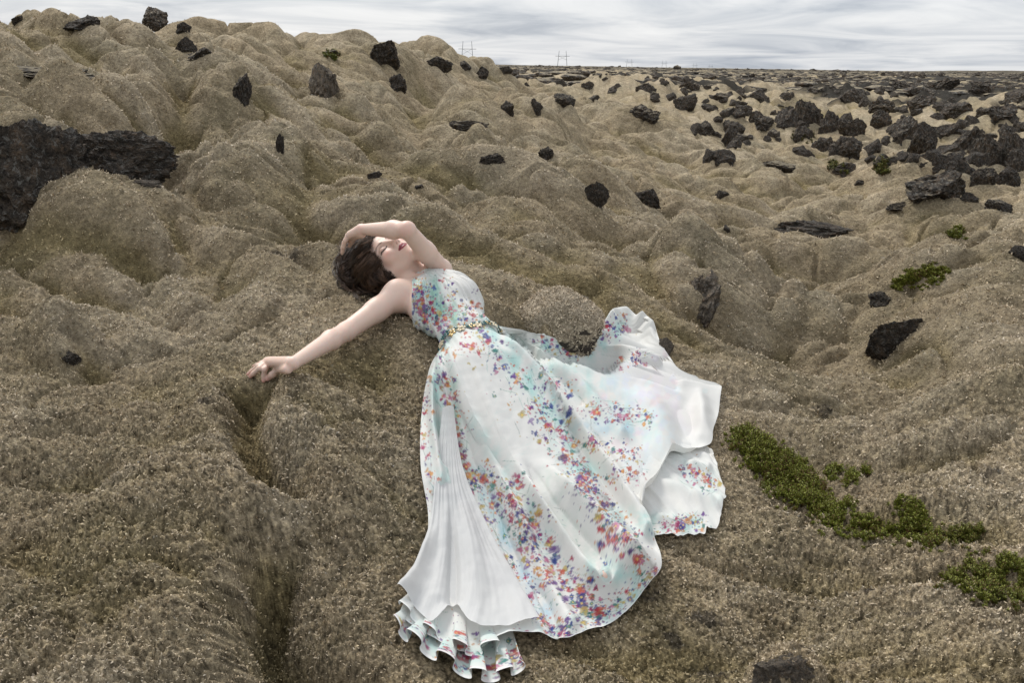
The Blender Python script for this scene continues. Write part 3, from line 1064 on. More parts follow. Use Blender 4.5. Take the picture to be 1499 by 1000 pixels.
shrub([(1090, 648, 18), (1112, 668, 26), (1135, 690, 28), (1160, 712, 30), (1185, 730, 24), (1150, 690, 20)], 1500, 'largest bright green shrub, a dense cushion right of the skirt', hgt=.055, thin=-.55)
shrub([(1205, 750, 18), (1230, 768, 20), (1262, 778, 18), (1288, 780, 14), (1240, 748, 12)], 620, 'green creeping shrub joined to the lower end of the largest shrub')
shrub([(1326, 745, 14), (1340, 765, 18), (1330, 785, 18), (1352, 788, 18), (1366, 800, 12)], 560, 'green shrub standing apart in a hollow, right of the creeping one')
shrub([(1222, 697, 12), (1245, 702, 12), (1265, 696, 7)], 140, 'thin sprigs of green on the crest above the creeping shrub', hgt=.04)
shrub([(1395, 792, 16), (1420, 785, 16)], 150, 'sparse dark green sprigs between the hollow shrub and the corner shrub', colr=(.10, .112, .016), hgt=.04)
shrub([(1395, 855, 20), (1425, 845, 26), (1460, 835, 28), (1490, 850, 26), (1450, 868, 22), (1485, 880, 18)], 1000, 'wide loose green shrub at the right edge of the picture', colr=(.11, .125, .015))
shrub([(1318, 418, 10), (1340, 410, 15), (1362, 404, 14), (1378, 400, 8)], 420, 'yellow green plant patch on the right hand moss mound', colr=(.13, .14, .02), hgt=.018)
shrub([(1402, 345, 10), (1390, 346, 5)], 70, 'small dark green tuft on the moss below the pale streaked rock', colr=(.10, .112, .016), hgt=.025)
shrub([(1217, 246, 10), (1232, 250, 9)], 80, 'green growth beside a small black rock on the plain', colr=(.05, .058, .014), hgt=.03)
shrub([(1290, 243, 8), (1288, 252, 8)], 70, 'dull green growth between black rocks on the plain', colr=(.05, .055, .014), hgt=.03)
shrub([(487, 84, 8), (480, 82, 5)], 60, 'green plant in front of a small dark rock on the ridge', colr=(.07, .085, .018), hgt=.025)
shrub([(1180, 200, 14), (1165, 203, 8)], 60, 'dark green growth at the foot of the black rubble', colr=(.04, .045, .012), hgt=.03)

# ------------------------------------------------------------------ power pylons along the horizon
m_pole, t, b = new_mat('pylon_steel', .6, .3)
b.inputs['Base Color'].default_value = (.17, .18, .19, 1)


def tube(A, B, ra, rb, n=6):
    A, B = np.array(A, float), np.array(B, float)
    d = (B - A) / np.linalg.norm(B - A)
    e1 = np.cross(d, [.3, .9, .2])
    e1 /= np.linalg.norm(e1)
    e2 = np.cross(d, e1)
    a = np.linspace(0, 2 * np.pi, n, endpoint=False)
    ring = np.cos(a)[:, None] * e1 + np.sin(a)[:, None] * e2
    V = np.concatenate([A + ring * ra, B + ring * rb, [A], [B]])
    F = [[i, (i + 1) % n, n + (i + 1) % n, n + i] for i in range(n)]
    F += [[2 * n, (i + 1) % n, i, i] for i in range(n)] + [[2 * n + 1, n + i, n + (i + 1) % n, n + (i + 1) % n] for i in range(n)]
    F = [f if len(set(f)) == 4 else f for f in F]
    return V, np.array(F[:n]), np.array([f[:3] for f in F[n:]])


def tube_obj(name, segs, mat, parent):
    Vs, Fs = [], []
    k = 0
    for s in segs:
        V, Q, T = tube(*s)
        Fs += [Q[:, [0, 1, 2]] + k, Q[:, [0, 2, 3]] + k, T + k]
        Vs.append(V)
        k += len(V)
    return mesh_from(name, np.concatenate(Vs), np.concatenate(Fs), mat, parent, smooth=False)


PYL = [
    (684, 60, 84, 26, 'nearest power pylon, an H frame rising behind the shoulder of the hill'),
    (823, 74, 95, 21, 'second power pylon from the hill, standing clear on the horizon'),
    (921, 86, 96, 13, 'third power pylon from the hill, faint on the horizon'),
    (972, 88, 97, 10, 'fourth power pylon, very faint just left of the lone dark mound'),
    (1017, 92, 98.5, 9, 'fifth power pylon, very faint just right of the lone dark mound'),
    (1040, 94, 99.5, 8, 'sixth power pylon, almost lost in the horizon'),
    (648, 66, 76, 10, 'faint power pylon whose top shows over the hill left of the nearest one'),
]
for px, y0, y1, wd, lab in PYL:
    H = 22.0
    depth = H * FPX / (y1 - y0 + 3)
    if px == 648:
        depth = 1800.0
    P = np.array([0, 0, ZC]) + ray(px, y1 + 3) * depth
    T = np.array([0, 0, ZC]) + ray(px, y0) * depth
    gz = float(coarse(np.array([P[0]]), np.array([P[1]]))[0])
    P[2] = min(P[2], gz)
    root = bpy.data.objects.new('power_pylon', None)
    C.objects.link(root)
    root.location = P
    bpy.context.view_layer.update()
    tag(root, lab, 'pylon', 'power pylons along the horizon')
    hh = T[2] - P[2]
    w = wd / FPX * depth
    for s in (-1, 1):
        tube_obj('pole', [(P + [s * w * .34, 0, -1], P + [s * w * .24, 0, hh], .38, .26)], m_pole, root)
    tube_obj('crossarm', [(P + [-w * .5, 0, hh * .68], P + [w * .5, 0, hh * .68], .26, .26)], m_pole, root)
    tube_obj('brace', [(P + [-w * .28, 0, hh * .45], P + [w * .26, 0, hh * .68], .12, .12), (P + [w * .28, 0, hh * .45], P + [-w * .26, 0, hh * .68], .12, .12)], m_pole, root)

# ------------------------------------------------------------------ the woman: one implicit body, meshed as a single surface
def at_px(px, py, lift):
    return hit(np.array([px], float), np.array([py], float), coarse, lift)[0]


def at_depth(px, py, depth):
    return np.array([0, 0, ZC]) + ray(px, py) * depth


def depth_of(p):
    return float(-((np.asarray(p) - np.array([0, 0, ZC])) @ RC)[2])


def unit(v):
    return v / np.linalg.norm(v)


class Field:
    """smooth unions and cuts of round cones and ellipsoids"""

    def __init__(self):
        self.p = []

    def cone(self, a, b, ra, rb, k=.012, op=1):
        a, b = np.asarray(a, float), np.asarray(b, float)
        ab = b - a
        l2 = max(ab @ ab, 1e-12)

        def f(P):
            q = P - a
            t = np.clip((q @ ab) / l2, 0, 1)
            return np.linalg.norm(q - t[..., None] * ab, axis=-1) - (ra + (rb - ra) * t)
        self.p.append((f, (a + b) / 2, math.sqrt(l2) / 2 + max(ra, rb), k, op))

    def ball(self, c, r, k=.012, op=1):
        self.ell(c, np.eye(3), (r, r, r), k, op)

    def ell(self, c, A, r, k=.012, op=1):
        """A: rows are the axes"""
        c, A, r = np.asarray(c, float), np.asarray(A, float), np.asarray(r, float)

        def f(P):
            q = (P - c) @ A.T
            k0 = np.linalg.norm(q / r, axis=-1)
            k1 = np.linalg.norm(q / (r * r), axis=-1)
            return np.where(k1 > 1e-9, k0 * (k0 - 1.0) / (k1 + 1e-9), -r.min())
        self.p.append((f, c, r.max(), k, op))

    def custom(self, f, c, r, k=.01, op=1):
        self.p.append((f, np.asarray(c, float), r, k, op))

    def __call__(self, P, centre=None, rad=None):
        P = np.asarray(P, float)
        d = np.full(P.shape[:-1], 9.0)
        for f, c, r, k, op in self.p:
            if centre is not None and np.linalg.norm(c - centre) - r > rad + k + .02:
                continue
            e = f(P)
            if op == 1:
                h = np.clip(.5 + .5 * (e - d) / k, 0, 1)
                d = e + (d - e) * h - 0 if False else (d * h + e * (1 - h)) - k * h * (1 - h)
                d = np.where(True, d, d)
            else:
                h = np.clip(.5 - .5 * (d + e) / k, 0, 1)
                d = d * (1 - h) + (-e) * h + k * h * (1 - h)
        return d


def mesh_field(F, lo, hi, h=.0024, B=24):
    """surface nets on the blocks that hold the surface"""
    lo, hi = np.asarray(lo, float), np.asarray(hi, float)
    nb = np.ceil((hi - lo) / (h * B)).astype(int)
    bi = np.stack(np.meshgrid(*[np.arange(n) for n in nb], indexing='ij'), -1).reshape(-1, 3)
    cen = lo + (bi + .5) * h * B
    d = F(cen)
    act = bi[np.abs(d) < h * B * .9 + .03]
    NX, NY, NZ = (nb * B + 2)
    off = np.stack(np.meshgrid(*[np.arange(B + 1)] * 3, indexing='ij'), -1)
    ids, pos, quads = [], [], []

    def gid(i, j, k):
        return (i * NY + j) * NZ + k
    for b_ in act:
        org = b_ * B
        g = off + org
        P = lo + g * h
        c = lo + (b_ + .5) * B * h
        v = F(P.reshape(-1, 3), c, B * h * .9).reshape(B + 1, B + 1, B + 1)
        s = v < 0
        if s.all() or not s.any():
            continue
        cs = [s[dx:B + dx, dy:B + dy, dz:B + dz] for dx in (0, 1) for dy in (0, 1) for dz in (0, 1)]
        cnt = sum(x.astype(np.int8) for x in cs)
        I, J, K = np.nonzero((cnt > 0) & (cnt < 8))
        acc = np.zeros((len(I), 3))
        num = np.zeros(len(I))
        for ax in range(3):
            o = [a for a in range(3) if a != ax]
            for p in (0, 1):
                for q in (0, 1):
                    e0 = [0, 0, 0]
                    e0[o[0]], e0[o[1]] = p, q
                    e1 = list(e0)
                    e1[ax] = 1
                    a = v[I + e0[0], J + e0[1], K + e0[2]]
                    bb = v[I + e1[0], J + e1[1], K + e1[2]]
                    m = (a < 0) != (bb < 0)
                    t = np.where(m, a / np.where(m, a - bb, 1), 0)
                    pt = np.tile(np.array(e0, float), (len(I), 1))
                    pt[:, ax] += t
                    acc += pt * m[:, None]
                    num += m
        pos.append(lo + (np.stack([I, J, K], 1) + org + acc / num[:, None]) * h)
        ids.append(gid(I + org[0], J + org[1], K + org[2]))
        for ax in range(3):
            sl = [slice(0, B)] * 3
            s2 = list(sl)
            s2[ax] = slice(1, B + 1)
            A0 = s[tuple(sl)]
            A1 = s[tuple(s2)]
            I, J, K = np.nonzero(A0 != A1)
            flip = A0[I, J, K]
            G = np.stack([I, J, K], 1) + org
            o = [(1, 2), (2, 0), (0, 1)][ax]
            cells = []
            for p, q in ((0, 0), (1, 0), (1, 1), (0, 1)):
                g2 = G.copy()
                g2[:, o[0]] -= p
                g2[:, o[1]] -= q
                cells.append(gid(g2[:, 0], g2[:, 1], g2[:, 2]))
            qd = np.stack(cells, 1)
            qd[~flip] = qd[~flip][:, ::-1]
            quads.append(qd)
    ids, pos, quads = np.concatenate(ids), np.concatenate(pos), np.concatenate(quads)
    order = np.argsort(ids)
    ids, pos = ids[order], pos[order]
    q = np.searchsorted(ids, quads)
    ok = (np.take(ids, np.clip(q, 0, len(ids) - 1)) == quads).all(1)
    return pos, q[ok]


def relax(V, F, it=2, w=.5):
    n = len(V)
    E = np.concatenate([F[:, [0, 1]], F[:, [1, 2]], F[:, [2, 3]], F[:, [3, 0]]])
    E = np.concatenate([E, E[:, ::-1]])
    deg = np.bincount(E[:, 0], minlength=n)[:, None]
    for _ in range(it):
        s = np.stack([np.bincount(E[:, 0], V[E[:, 1], a], n) for a in range(3)], 1)
        V = V + w * (s / np.maximum(deg, 1) - V)
    return V


def camv(x, y, z):
    return RC @ np.array([x, y, z], float)


# --- head frame (X her left, Y crown, Z face)
hu = unit(np.array([.85, -.27, .40]))
hv = np.array([.50, .58, -.60])
hv = unit(hv - hu * (hu @ hv))
hX, hY = camv(*hv), -camv(*hu)
hZ = np.cross(hX, hY)
HA = np.stack([hX, hY, hZ])
EYE = at_depth(567.5, 356.5, 3.47)
HO = EYE - hZ * .082
HS = 1.0


def H(x, y, z):
    return HO + (x * hX + y * hY + z * hZ) * HS


def toH(P):
    return ((P - HO) @ HA.T) / HS


# --- joints
rsh, rel, rwr = at_px(583, 432, .075), at_px(506, 486, .05), at_px(429, 532, .045)
neck = at_px(617, 405, .085)
lsh = at_px(646, 395, .105)
lel = at_depth(596, 336.5, 3.30)
lwr = at_depth(531, 335.5, 3.43)
waist = at_px(681, 481, .095)
hip = at_px(707, 540, .11)
ta = unit(neck - waist)
tb0 = unit(lsh - rsh)
tb = unit(tb0 - ta * (ta @ tb0))
tcn = np.cross(tb, ta)
TA = np.stack([tb, ta, tcn])


def T(x, y, z):
    return waist + x * tb + y * ta + z * tcn


BODY = Field()
# head
BODY.ell(H(0, .030, -.012), HA, (.073, .088, .094), .01)
BODY.ell(H(0, .040, .030), HA, (.060, .052, .055), .02)
BODY.ell(H(0, -.032, .022), HA, (.058, .072, .060), .025)
for s in (-1, 1):
    BODY.cone(H(s * .052, -.046, -.002), H(s * .012, -.100, .062), .018, .015, .022)
    BODY.ell(H(s * .037, -.030, .060), HA, (.024, .024, .022), .02)
BODY.ball(H(0, -.100, .066), .0165, .016)
for s in (-1, 1):
    BODY.cone(H(s * .014, .019, .084), H(s * .046, .017, .066), .006, .005, .012)
    BODY.ball(H(s * .031, .000, .101), .0155, .012, -1)
    BODY.ell(H(s * .0315, -.002, .0725), HA, (.0155, .0115, .0125), .004)
BODY.cone(H(0, .012, .082), H(0, -.032, .100), .0070, .0095, .014)
BODY.ball(H(0, -.035, .103), .0092, .010)
for s in (-1, 1):
    BODY.ell(H(s * .0105, -.039, .094), HA, (.0066, .0060, .009), .008)
    BODY.ball(H(s * .0065, -.0455, .100), .0024, .003, -1)
# mouth
BODY.ell(H(0, -.062, .066), HA, (.034, .032, .0275), .02)
for s in (-1, 1):
    BODY.cone(H(s * .005, -.0595, .0920), H(s * .0205, -.0645, .082), .0048, .0026, .005)
    BODY.cone(H(s * .004, -.0705, .0905), H(s * .019, -.0665, .081), .0056, .003, .006)
BODY.cone(H(-.018, -.0652, .0968), H(.018, -.0652, .0968), .0016, .0016, .003, -1)
# ears
for s in (-1, 1):
    e = np.stack([unit(hX + s * .35 * hZ * -1), hY, unit(hZ + s * .35 * hX)])
    BODY.ell(H(s * .074, -.008, -.010), e, (.007, .030, .018), .006)
    BODY.ball(H(s * .071, -.034, -.003), .008, .006)
    BODY.ell(H(s * .082, -.004, -.006), e, (.006, .018, .009), .004, -1)
# neck and shoulders
BODY.cone(H(0, -.045, -.022), neck - tcn * .012, .049, .052, .03)
BODY.cone(H(-.045, -.06, -.01), T(-.02, .345, .035), .012, .010, .022)
BODY.cone(neck - tcn * .028, rsh - tcn * .008, .036, .040, .03)
BODY.cone(neck - tcn * .05, lsh - tcn * .02, .026, .030, .02)
BODY.cone(T(-.015, .335, .035), rsh + tcn * .028 + ta * .015, .009, .008, .02)
# torso
TORSO = Field()
for fld in (BODY, TORSO):
    fld.ell(T(0, .20, -.012), TA, (.122, .165, .080), .03)
    fld.ell(T(0, .28, -.015), TA, (.128, .070, .060), .03)
    for s in (-1, 1):
        fld.ell(T(s * .054, .175, .042), TA, (.044, .052, .034), .03)
    fld.ell(T(-.004, .00, -.014), TA, (.082, .14, .056), .035)
pa = unit(waist - hip)
pb = unit(tb - pa * (pa @ tb))
PA = np.stack([pb, pa, np.cross(pb, pa)])
BODY.ell(hip, PA, (.130, .125, .080), .05)
LOWER = Field()
LOWER.p = list(TORSO.p)
LOWER.ell(hip, PA, (.130, .125, .080), .05)
# right arm
BODY.ball(rsh, .049, .03)
BODY.cone(rsh, rsh + (rel - rsh) * .45, .043, .038, .03)
BODY.cone(rsh + (rel - rsh) * .4, rel, .038, .0300, .015)
fm = rel + (rwr - rel) * .3 + np.array([0, 0, .002])
BODY.cone(rel, fm, .0300, .0305, .015)
BODY.cone(fm, rwr, .0305, .0180, .015)
BODY.ball(rwr, .0178, .01)
# left arm, bent over the brow
BODY.ball(lsh, .036, .02)
BODY.cone(lsh, lsh + (lel - lsh) * .5, .034, .0335, .02)
BODY.cone(lsh + (lel - lsh) * .45, lel, .034, .027, .015)
BODY.ball(lel + unit(lel - (lsh + lwr) / 2) * .006, .0225, .012)
fm = lel + (lwr - lel) * .3
BODY.cone(lel, fm, .0270, .0300, .012)
BODY.cone(fm, lwr, .0300, .0185, .015)
# legs, under the gown
knee = at_px(800, 700, .085)
ank = at_px(880, 830, .045)
for s in (-1, 1):
    hj = hip + pb * s * .075 - pa * .05
    kj = knee + pb * s * .055
    aj = ank + pb * s * .05
    BODY.cone(hj, kj, .078, .050, .04)
    LOWER.cone(hj, kj, .078, .050, .04)
    BODY.cone(kj, kj + (aj - kj) * .35, .050, .050, .03)
    BODY.cone(kj + (aj - kj) * .35, aj, .050, .031, .03)
    BODY.cone(aj, aj + unit(aj - kj) * .10 + np.array([0, 0, .06]), .028, .020, .02)


def finger(pts, radii, k=.004):
    for a, b_, ra, rb in zip(pts[:-1], pts[1:], radii[:-1], radii[1:]):
        BODY.cone(a, b_, ra, rb, k)


# right hand resting on the moss: knuckles arched, fingertips down
mcp_i, mcp_m = at_px(396, 530.5, .042), at_px(391.5, 530, .044)
mcp_r, mcp_p = at_px(390, 529, .038), at_px(390.5, 527.5, .030)
cmc = at_px(421, 541, .034)
up = np.array([0, 0, 1.0])
for m, r in ((mcp_i, .0125), (mcp_m, .012), (mcp_r, .0115), (mcp_p, .0105)):
    BODY.cone(rwr + (m - rwr) * .12, m, .0165, r, .008)
finger([mcp_i, at_px(387.5, 541, .046), at_px(386.2, 550, .022), at_px(385.5, 558, .008)], [.0105, .0085, .0075, .0062])
finger([mcp_m, at_px(380, 539.5, .046), at_px(371, 547, .020), at_px(366, 551.5, .008)], [.0105, .0086, .0075, .0062])
finger([mcp_r, at_px(378, 536, .040), at_px(369, 543, .018), at_px(363, 548, .007)], [.0098, .008, .007, .0058])
finger([mcp_p, at_px(382, 531.5, .030), at_px(375.5, 534.5, .016), at_px(371, 536.5, .007)], [.0088, .007, .0062, .0052])
finger([cmc, at_px(407, 541, .038), at_px(398, 549, .024), at_px(392.5, 555, .010)], [.0140, .0115, .0095, .0075], .008)
RIGHT_TIPS = [at_px(385.5, 558, .012), at_px(366, 551.5, .012), at_px(363, 548, .011), at_px(371, 536.5, .011), at_px(392.5, 555, .016)]
# left hand hooked over the crown
dl = 3.45
lk = [at_depth(512, 343, 3.46), at_depth(510, 345, 3.48), at_depth(509.5, 346.5, 3.505), at_depth(510, 347.5, 3.53)]
lt = [[(505.5, 352, 3.475), (502.5, 361, 3.495), (502, 369, 3.52)], [(504, 355, 3.50), (501.5, 363, 3.52), (501, 371, 3.55)], [(504, 356, 3.53), (502, 363, 3.55), (501.5, 370, 3.575)], [(505, 355, 3.555), (503, 361, 3.575), (503, 366, 3.59)]]
for m, r in zip(lk, (.0125, .012, .0115, .0105)):
    BODY.cone(lwr + (m - lwr) * .1, m, .0175, r, .008)
for m, q, r in zip(lk, lt, (.0095, .0096, .009, .008)):
    finger([m] + [at_depth(*w) for w in q], [r, r * .86, r * .78, r * .66])
finger([lwr + (lk[0] - lwr) * .3 + camv(.012, -.014, 0), at_depth(519, 347, 3.50), at_depth(515, 354, 3.535), at_depth(512, 360, 3.56)], [.0115, .0100, .0088, .0072], .008)

if True:
    BV, BF = mesh_field(BODY, (-1.0, 1.6, .30), (.60, 3.95, 1.30), .0024)
    BV = relax(BV, BF, 2, .4)

# skin colour: lips, brows, lashes, blush, knuckles and nails are real colour on the skin
q = toH(BV)
_am = np.minimum(np.linalg.norm(np.cross(BV - lel, unit(lwr - lel)), axis=1), np.linalg.norm(np.cross(BV - lel, unit(lsh - lel)), axis=1))
hd = (np.abs(q[:, 0]) < .09) & (q[:, 1] > -.118) & (q[:, 1] < .14) & (q[:, 2] < .122) & (q[:, 2] > -.11) & (_am > .040)
col = np.tile(np.array([.69, .51, .42]), (len(BV), 1))


def blend(mask, c):
    global col
    m = np.clip(mask, 0, 1)[:, None]
    col = col * (1 - m) + np.array(c) * m


def seg2(x, y, pts):
    return seg_dist(x, y, np.array(pts, float))


fx, fy, fz = q[:, 0], q[:, 1], q[:, 2]
front = (fz > .03) & hd
ax = np.abs(fx)
blend(front * np.exp(-(((ax - .044) / .017) ** 2 + ((fy + .028) / .015) ** 2)) * .55, (.60, .27, .21))
blend(front * np.exp(-((fx / .012) ** 2 + ((fy + .04) / .010) ** 2)) * .25, (.58, .30, .24))
blend(front * np.exp(-(((ax - .032) / .017) ** 2 + ((fy - .006) / .008) ** 2)) * .6, (.33, .19, .14))
lashd = seg2(ax, fy, [(.016, -.006), (.023, -.0095), (.032, -.0105), (.041, -.0085), (.048, -.004)])
blend(front * sstep(.0034, .0012, lashd), (.030, .018, .014))
browd = seg2(ax, fy, [(.013, .0165), (.024, .0215), (.036, .0245), (.050, .0175)])
blend(front * sstep(.0042, .0016, browd) * .7, (.105, .060, .040))
lipd = np.minimum(seg2(ax, fy, [(0, -.0610), (.006, -.0595), (.0205, -.0648)]) - .0034, seg2(ax, fy, [(0, -.0712), (.009, -.0700), (.0195, -.0660)]) - .0046 * (1 - ax / .05))
lipm = np.maximum(sstep(.0014, .0002, lipd), sstep(1.1, .9, np.hypot(ax / .0195, (fy + .0656) / .0105)))
blend(front * lipm, (.27, .05, .066))
blend(front * sstep(.0022, .0010, np.abs(fy + .0652)) * (ax < .0215), (.07, .015, .02))
for s in (-1, 1):
    blend(front * np.exp(-(((fx - s * .0065) ** 2 + (fy + .0465) ** 2) / .003 ** 2)) * .7, (.16, .07, .05))
blend(hd * np.exp(-((ax - .075) / .014) ** 2 - ((fy + .01) / .03) ** 2 - ((fz + .005) / .02) ** 2) * .4, (.62, .30, .23))
for tip in RIGHT_TIPS:
    blend(np.exp(-(np.linalg.norm(BV - tip, axis=1) / .011) ** 2) * .55, (.55, .24, .20))
blend(np.exp(-(np.linalg.norm(BV - (lel + camv(0, 0, .02)), axis=1) / .022) ** 2) * .5, (.62, .30, .23))
blend(np.exp(-(np.linalg.norm(BV - (lwr + camv(-.01, .01, .02)), axis=1) / .02) ** 2) * .35, (.62, .32, .26))
_mot = .6 * perlin3(BV / .035, 60) + .5 * perlin3(BV / .011, 61)
col = col * (1 + .05 * _mot)[:, None] * (1 - np.clip(_mot, 0, 1)[:, None] * np.array([0, .10, .10]))

m_skin, t, b = new_mat('skin', .48, .35)
at = nd(t, 'ShaderNodeAttribute', attribute_name='tint')
t.links.new(at.outputs['Color'], b.inputs['Base Color'])
b.inputs['Subsurface Weight'].default_value = .18
b.inputs['Subsurface Radius'].default_value = (1.0, .35, .2)
b.inputs['Subsurface Scale'].default_value = .008
nn = texco(t, 260, 3, .6)
bp = nd(t, 'ShaderNodeBump')
bp.inputs['Strength'].default_value = .12
bp.inputs['Distance'].default_value = .001
t.links.new(nn.outputs[0], bp.inputs['Height'])
t.links.new(bp.outputs[0], b.inputs['Normal'])

WOMAN = bpy.data.objects.new('person', None)
C.objects.link(WOMAN)
WOMAN.location = (waist[0], waist[1], float(coarse(np.array([waist[0]]), np.array([waist[1]]))[0]))
bpy.context.view_layer.update()
tag(WOMAN, 'woman in a long white floral gown lying on the moss with one arm outstretched', 'person')
mesh_from('body', BV, BF, m_skin, WOMAN, attrs={'tint': col})

# ------------------------------------------------------------------ hair
HAIR = Field()
HAIR.ell(H(0, .036, -.022), HA, (.083, .100, .098), .01)
for px, py, lf, r, fl in ((523, 372, .075, .050, .040), (520, 392, .050, .048, .032), (537, 402, .045, .050, .032), (556, 406, .05, .046, .032), (530, 382, .07, .055, .045), (573, 404, .085, .036, .03), (513, 386, .045, .040, .028), (532, 410, .04, .040, .026), (590, 402, .09, .022, .02)):
    HAIR.ell(at_px(px, py, lf), np.eye(3), (r, r, fl), .03)
# the face is left clear of hair
HAIR.ell(H(0, -.028, .082), HA, (.074, .102, .066), .012, -1)
HAIR.ell(H(-.035, -.045, .05), HA, (.050, .055, .045), .010, -1)
HAIR.ell(H(-.088, -.016, .004), HA, (.022, .030, .024), .008, -1)
HVv, HFf = mesh_field(HAIR, np.array(HO) - .28, np.array(HO) + .28, .004)
HVv = relax(HVv, HFf, 2, .5)
HVv = HVv + (.004 * perlin3(HVv / np.array([.02, .02, .02]), 70))[:, None] * np.array([0, 0, 1.0])
m_hair, t, b = new_mat('hair', .42, .4)
at = nd(t, 'ShaderNodeAttribute', attribute_name='tint')
t.links.new(at.outputs['Color'], b.inputs['Base Color'])
hairo = mesh_from('hair', HVv, HFf, m_hair, WOMAN, attrs={'tint': np.tile(np.array([.030, .018, .012]), (len(HVv), 1))})


def onto_hair(px, py, lift):
    """sight line to the hair mass, else the ground"""
    d = ray(px, py)
    o = np.array([0, 0, ZC])
    t_ = np.full(len(px), 3.05)
    for _ in range(60):
        P = o + d * t_[:, None]
        v = np.minimum(HAIR(P), BODY(P) if False else 9) - lift
        g = P[:, 2] - coarse(P[:, 0], P[:, 1]) - lift
        t_ = t_ + np.clip(np.minimum(v, g * 1.2), -.02, .1) * .8
    return o + d * t_[:, None]


def catmull(P, n):
    """smooth curve through points P (k, dim)"""
    P = np.asarray(P, float)
    k = len(P)
    u = np.linspace(0, k - 1, n)
    i = np.clip(u.astype(int), 0, k - 2)
    f = (u - i)[:, None]
    p0, p1, p2, p3 = P[np.maximum(i - 1, 0)], P[i], P[i + 1], P[np.minimum(i + 2, k - 1)]
    return .5 * ((2 * p1) + (-p0 + p2) * f + (2 * p0 - 5 * p1 + 4 * p2 - p3) * f ** 2 + (-p0 + 3 * p1 - 3 * p2 + p3) * f ** 3)


# guide locks: pixel paths from the hairline out over the moss
LOCKS = [
    [(548, 343), (535, 345), (520, 352), (508, 362), (502, 375)], [(544, 346), (530, 352), (514, 362), (505, 376), (501, 390)],
    [(543, 352), (528, 360), (514, 372), (506, 386), (506, 398)], [(544, 358), (530, 367), (517, 380), (511, 394), (515, 406)],
    [(546, 365), (533, 375), (522, 387), (517, 400), (524, 412)], [(549, 372), (538, 382), (528, 393), (526, 406), (535, 416)],
    [(552, 379), (543, 388), (536, 399), (538, 411), (549, 420)], [(554, 384), (548, 393), (546, 404), (551, 414), (562, 419)],
    [(556, 389), (553, 398), (556, 407), (563, 414), (572, 415)], [(560, 397), (563, 404), (570, 409), (576, 409), (584, 406)],
    [(566, 400), (574, 405), (580, 406), (587, 405), (592, 404)], [(545, 349), (526, 354), (511, 368), (500, 382), (504, 396)],
    [(550, 375), (534, 388), (520, 398), (512, 408), (521, 417)], [(553, 382), (541, 396), (532, 408), (540, 420), (553, 424)],
]
LOCKS += [
    [(528, 392), (514, 400), (504, 410), (509, 420), (521, 421)], [(534, 398), (522, 408), (517, 419), (527, 427), (539, 424)], [(522, 380), (508, 388), (498, 398), (500, 410), (511, 413)],
    [(540, 402), (534, 413), (539, 424), (551, 428), (562, 422)], [(516, 366), (503, 374), (496, 386), (499, 397), (507, 401)],
]
SIDE = [[(606, 372), (612, 374), (617, 379), (618, 385), (613, 389)], [(608, 370), (615, 372), (621, 377), (622, 385), (616, 388)], [(604, 374), (609, 379), (613, 383), (610, 389), (615, 391)]]
SV, SF, SC = [], [], []
kk = 0
NS = 26


def ribbon_strand(P, w, c):
    """triangular tube along P"""
    global kk
    n = len(P)
    tn = np.gradient(P, axis=0)
    tn /= np.linalg.norm(tn, axis=1, keepdims=True) + 1e-9
    e1 = np.cross(tn, [.2, .3, .93])
    e1 /= np.linalg.norm(e1, axis=1, keepdims=True) + 1e-9
    e2 = np.cross(tn, e1)
    ww = (w * np.sin(np.linspace(.5, 3.05, n)) ** .6)[:, None]
    ring = np.stack([P + ww * (math.cos(a) * e1 + math.sin(a) * e2) for a in (0, 2.09, 4.19)], 1)
    SV.append(ring.reshape(-1, 3))
    i = np.arange(n - 1)[:, None] * 3
    for j in range(3):
        SF.append(kk + np.concatenate([i + j, i + (j + 1) % 3, i + 3 + (j + 1) % 3, i + 3 + j], 1))
    SC.append(np.tile(c, (n * 3, 1)))
    kk += n * 3


pathlist, lifts = [], []
ctone = []
for li, lk_ in enumerate(LOCKS):
    for sc_ in range(11):
        # a smaller lock: its own place, wave and shade, its hairs drawn together towards the tip
        o_ = RNG.normal(size=2) * 4.0
        fr, ph_, am_ = RNG.uniform(5, 9), RNG.uniform(0, 6), RNG.uniform(1.2, 3.6)
        tone_ = .3 + 1.9 * RNG.uniform() ** 1.7
        lift_ = RNG.uniform(0, .016)
        cut = RNG.uniform(.8, 1.12)
        for m in range(9):
            s_ = np.linspace(0, 1, NS)[:, None]
            g = catmull(lk_, NS)
            g = g[:1] + (g - g[:1]) * cut
            q_ = RNG.normal(size=2) * (2.2 - 1.2 * s_)
            wob = np.sin(s_ * fr + ph_ + RNG.normal() * .15) * am_ * s_ ** .8
            stray = (RNG.uniform() < .06) * RNG.normal(size=2) * 5 * s_ ** 2
            pathlist.append(g + o_ * (.45 + .75 * s_) + q_ + wob * np.array([[.6, .8]]) + stray)
            lifts.append(lift_ + RNG.uniform(0, .004) + .006 * np.sin(np.linspace(0, 7, NS) + ph_))
            ctone.append(tone_ * RNG.uniform(.75, 1.25))
for lk_ in SIDE:
    for m in range(26):
        g = catmull(lk_, NS)
        s_ = np.linspace(0, 1, NS)[:, None]
        g = g + RNG.normal(size=2) * 1.5 + np.sin(s_ * 8 + RNG.uniform(0, 6)) * .8
        pathlist.append(g)
        lifts.append(np.full(NS, RNG.uniform(.012, .035)))
        ctone.append(RNG.uniform(.5, 1.6))
allp = np.concatenate(pathlist)
P3 = onto_hair(allp[:, 0], allp[:, 1], np.concatenate(lifts)).reshape(-1, NS, 3)
